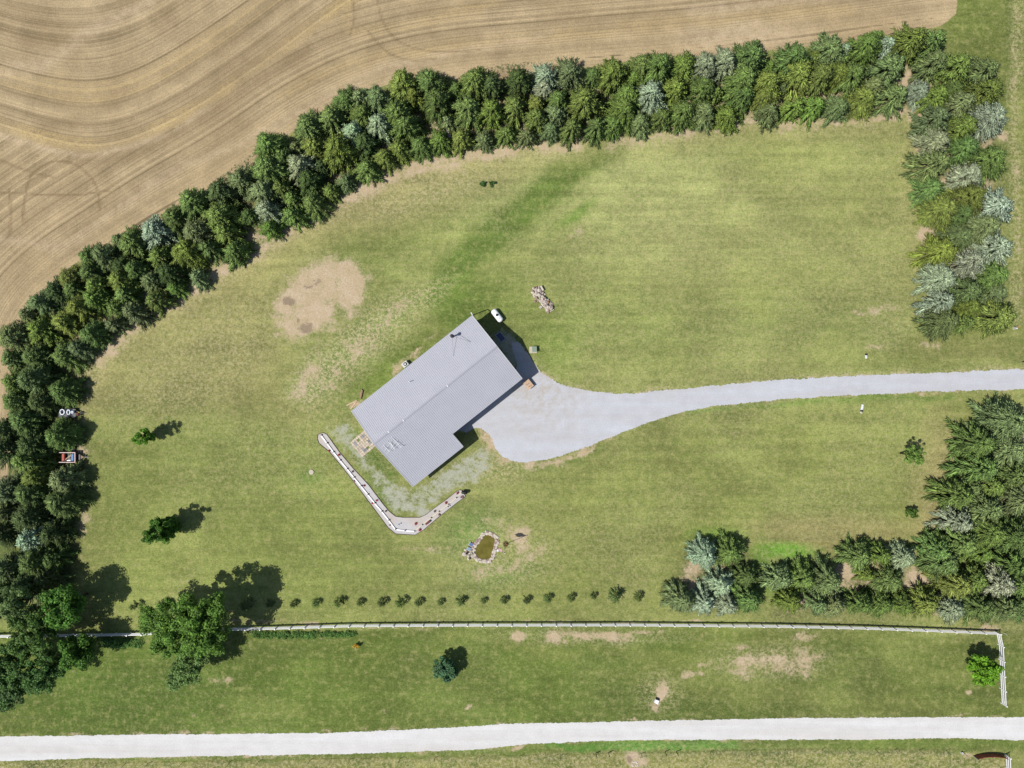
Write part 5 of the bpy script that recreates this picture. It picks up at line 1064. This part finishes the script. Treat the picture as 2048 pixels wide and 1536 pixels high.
b = MB(); b.bar((1.35, .5, .5), (2.4, 0, .45), .08, .08); b.bar((1.35, -.5, .5), (2.4, 0, .45), .08, .08); b.bar((2.3, 0, .45), (3.1, 0, .45), .09, .09); b.build('tongue', M_grey, root); MB().box((1.65, 0, .55), (.5, .9, .2)).build('tongue_box', M_dark, root); MB().prism([(1.95, -.3), (2.5, 0), (1.95, .3)], .5, .56).build('hitch_plate', M_wood, root)
for nm_, px, col_, lb in (('barrel', 126.5, (196, 92, 74), 'rusty red barrel lying in the box trailer'), ('barrel', 145, (96, 156, 216), 'blue barrel lying in the box trailer')):
    q_ = P(px, 914.5, 1.0); b = MB(); b.tube((0, -.55, 0), (0, .55, 0), .27, n=16); b.tube((0, -.2, 0), (0, -.15, 0), .285, n=16); b.tube((0, .15, 0), (0, .2, 0), .285, n=16); o = b.build(nm_, mat('paint_%d' % col_[0], C(*col_, .6), .45, .12, 4), None, (q_.x, q_.y, .82)); tag(o, lb, 'barrel')
o = MB().bar(P(131, 919, 1.15), P(143, 909, 1.15), .12, .05).build('plank', M_plank); tag(o, 'pale board lying diagonally across the box trailer', 'plank'); o = MB().bar(P(134, 921, 1.1), P(141, 921, 1.1), .16, .05).build('plank', M_white); tag(o, 'short white board on the near side of the box trailer load', 'plank')
q_ = P(142, 898, .3); o = MB().box((0, 0, 0), (.95, .75, .12), .2).build('panel', M_white, None, (q_.x, q_.y, .3)); o.rotation_euler = (.1, .15, .1); tag(o, 'loose white sheet panel just above the box trailer', 'panel')
q_ = P(155, 1190, .5); root = empty('garden_chair', (q_.x, q_.y, 0), 0, 'grey metal chair standing in the tree shade by the windbreak end', 'chair')
b = MB()
for k in range(5): b.box((-.24 + .12 * k, 0, .45), (.09, .6, .03))
b.build('seat', M_grey, root); MB().box((.55, 0, .7), (.06, .7, .7)).build('backrest', M_grey, root)
for sx in (-.25, .45):
    for sy in (-.27, .27): MB().tube((sx, sy, 0), (sx, sy, .45), .025).build('leg', M_grey, root)

# ---------------------------------------------------------------- culvert ends, markers, bottom right corner
def culvert(px, py, L, r_, ang, lb):
    q_ = P(px, py); root = empty('culvert_pipe', q_, ang, lb, 'culvert'); n_ = 16; vs = []; fs = []
    for j, (xx_, r1) in enumerate([(0, r_), (L * .45, r_), (L * .8, r_ * 1.0), (L, r_ * 1.25)]):
        for i in range(n_ + 1):
            a_ = math.pi * (i / n_) if j else math.pi * (i / n_); vs.append((xx_, r1 * math.cos(a_), max(0.02, r1 * math.sin(a_) * (1 if j < 2 else (.8, .45)[j - 2]))))
    for j in range(3):
        for i in range(n_): fs.append((j * (n_ + 1) + i, j * (n_ + 1) + i + 1, (j + 1) * (n_ + 1) + i + 1, (j + 1) * (n_ + 1) + i))
    b = MB().add(vs, fs); o = b.build('pipe', mat('galvanised_pale', C(216, 220, 230, .6), .4, .1, 6), root); md = o.modifiers.new('s', 'SOLIDIFY'); md.thickness = .03
    b = MB(); b.tube((L - .02, 0, .02), (L + .25, 0, .015), r_ * 1.1, n=12); b.build('mouth', M_black, root)
    return root
culvert(1732.5, 717, .55, .2, math.radians(92), 'pale culvert end in the lawn above the driveway'); culvert(1725.5, 809, .95, .22, math.radians(-100), 'long pale culvert end in the lawn below the driveway')
for k, (px, py) in enumerate([(1723, 822), (1721.5, 824.5), (1722.5, 825.5)]): rk('rubble_stone', P(px, py), .16, 60 + k, M_stone3, 'small cream stone at the mouth of the lower driveway culvert', .6, .05); bpy.context.scene.collection.objects[-1]['group'] = 'stones at the culvert mouth'
q_ = P(1312.8, 1401.5); root = empty('culvert_inlet', q_, math.radians(70), 'white box-shaped drain inlet with a dark mouth near the gravel road', 'drain')
MB().prism([(-.4, -.3), (.28, -.3), (.28, .3), (-.25, .38)], 0, .42).build('box', M_white, root); MB().box((.42, -.05, .05), (.34, .6, .1)).build('mouth', M_black, root); MB().rock((-.5, -.2, .1), .2, 4, .7).build('rubble', M_stone2, root)
def marker(px, py, h, wdt, m1, m2, lb, top=.3, nm_='marker_post'):
    root = empty(nm_, P(px, py), 0, lb, 'marker post'); MB().box((0, 0, h * (1 - top) / 2), (wdt, wdt * .8, h * (1 - top))).build('post', m1, root); MB().box((0, 0, h * (1 - top / 2) + .001), (wdt * 1.05, wdt * .85, h * top)).build('cap', m2, root)
marker(2026, 655.3, 1.5, .11, M_white, mat('orange_paint', C(236, 140, 60, .6), .5), 'white marker post with an orange top at the right edge'); marker(2026.5, 658, .85, .18, M_white, M_white, 'short thick white post just below the orange-topped marker')
marker(2007.5, 1266, 1.1, .07, M_white, M_dark, 'thin white stake beside the white fence corner', .1)  # dark top piece paints in the shadow at the stake's tip
marker(2044, 724, 1.0, .16, mat('slate_paint', C(70, 74, 90), .6), M_dark, 'dark short post at the right edge above the driveway'); 
q_ = P(1922, 1505); root = empty('bucket', q_, 0, 'white bucket beside a wooden stake near the curved wooden panel', 'bucket'); b = MB(); b.lathe((0, 0, 0), [(.14, 0), (.19, .36), (.17, .36), (.12, .03), (.01, .03)], 16); b.build('pail', M_white, root); MB().tube((-.18, 0, .37), (.18, 0, .37), .012, n=6).build('handle', M_dark, root)
root = empty('stake', P(1926, 1504.5), 0, 'thin pinkish wooden stake beside the white bucket', 'stake'); MB().box((0, 0, .55), (.06, .06, 1.1)).build('post', M_stone2, root); MB().box((0, 0, 1.12), (.09, .09, .05)).build('cap', M_dark, root)
cp = [P(*p) for p in chaikin([(1947, 1511.5), (1957, 1508.5), (1970, 1507), (1985, 1507), (1997, 1508.5), (2007, 1511)], 2)]
root = empty('curved_panel', cp[0], 0, 'rust-red curved wooden panel wall ending at the short white fence', 'panel wall'); b = MB(); H_ = 1.15
for a_, c_ in zip(cp[:-1], cp[1:]): b.bar(a_ - cp[0] + Vector((0, 0, H_ / 2)), c_ - cp[0] + Vector((0, 0, H_ / 2)), .05, H_)
b.build('boards', mat('rust_red_boards', C(172, 98, 74), .85, .2, 3, island=.12), root)
for k in (0.02, .25, .5, .72, .98): q_ = cp[int(k * (len(cp) - 1))] - cp[0]; MB().box(q_ + Vector((0, -.06, H_ / 2)), (.08, .08, H_ + .04)).build('batten', mat('dark_red_batten', C(96, 42, 44), .8, .2), root)
MB().box(Vector((-.06, -.02, .7)), (.11, .11, 1.4)).build('end_post', mat('pale_green_post', C(176, 190, 170), .8, .1), root)
rr = random.Random(3)
for k in range(26):
    a_ = rr.uniform(0, 6.28); d_ = rr.uniform(.2, 1.0); q_ = P(1271 + 9 * math.cos(a_) * d_, 1526 + 8 * math.sin(a_) * d_); o = bpy.data.objects.new('rubble_stone', SPM[rr.randrange(4)][rr.choice([0, 1, 1])]); COL.objects.link(o); s_ = rr.uniform(.07, .15); o.location = (q_.x, q_.y, .03); o.scale = (s_, s_, s_); o.rotation_euler = (0, 0, a_)
    tag(o, 'small pale stone scattered around the dirt hole at the bottom edge', 'stone', 'stones around the dirt hole')
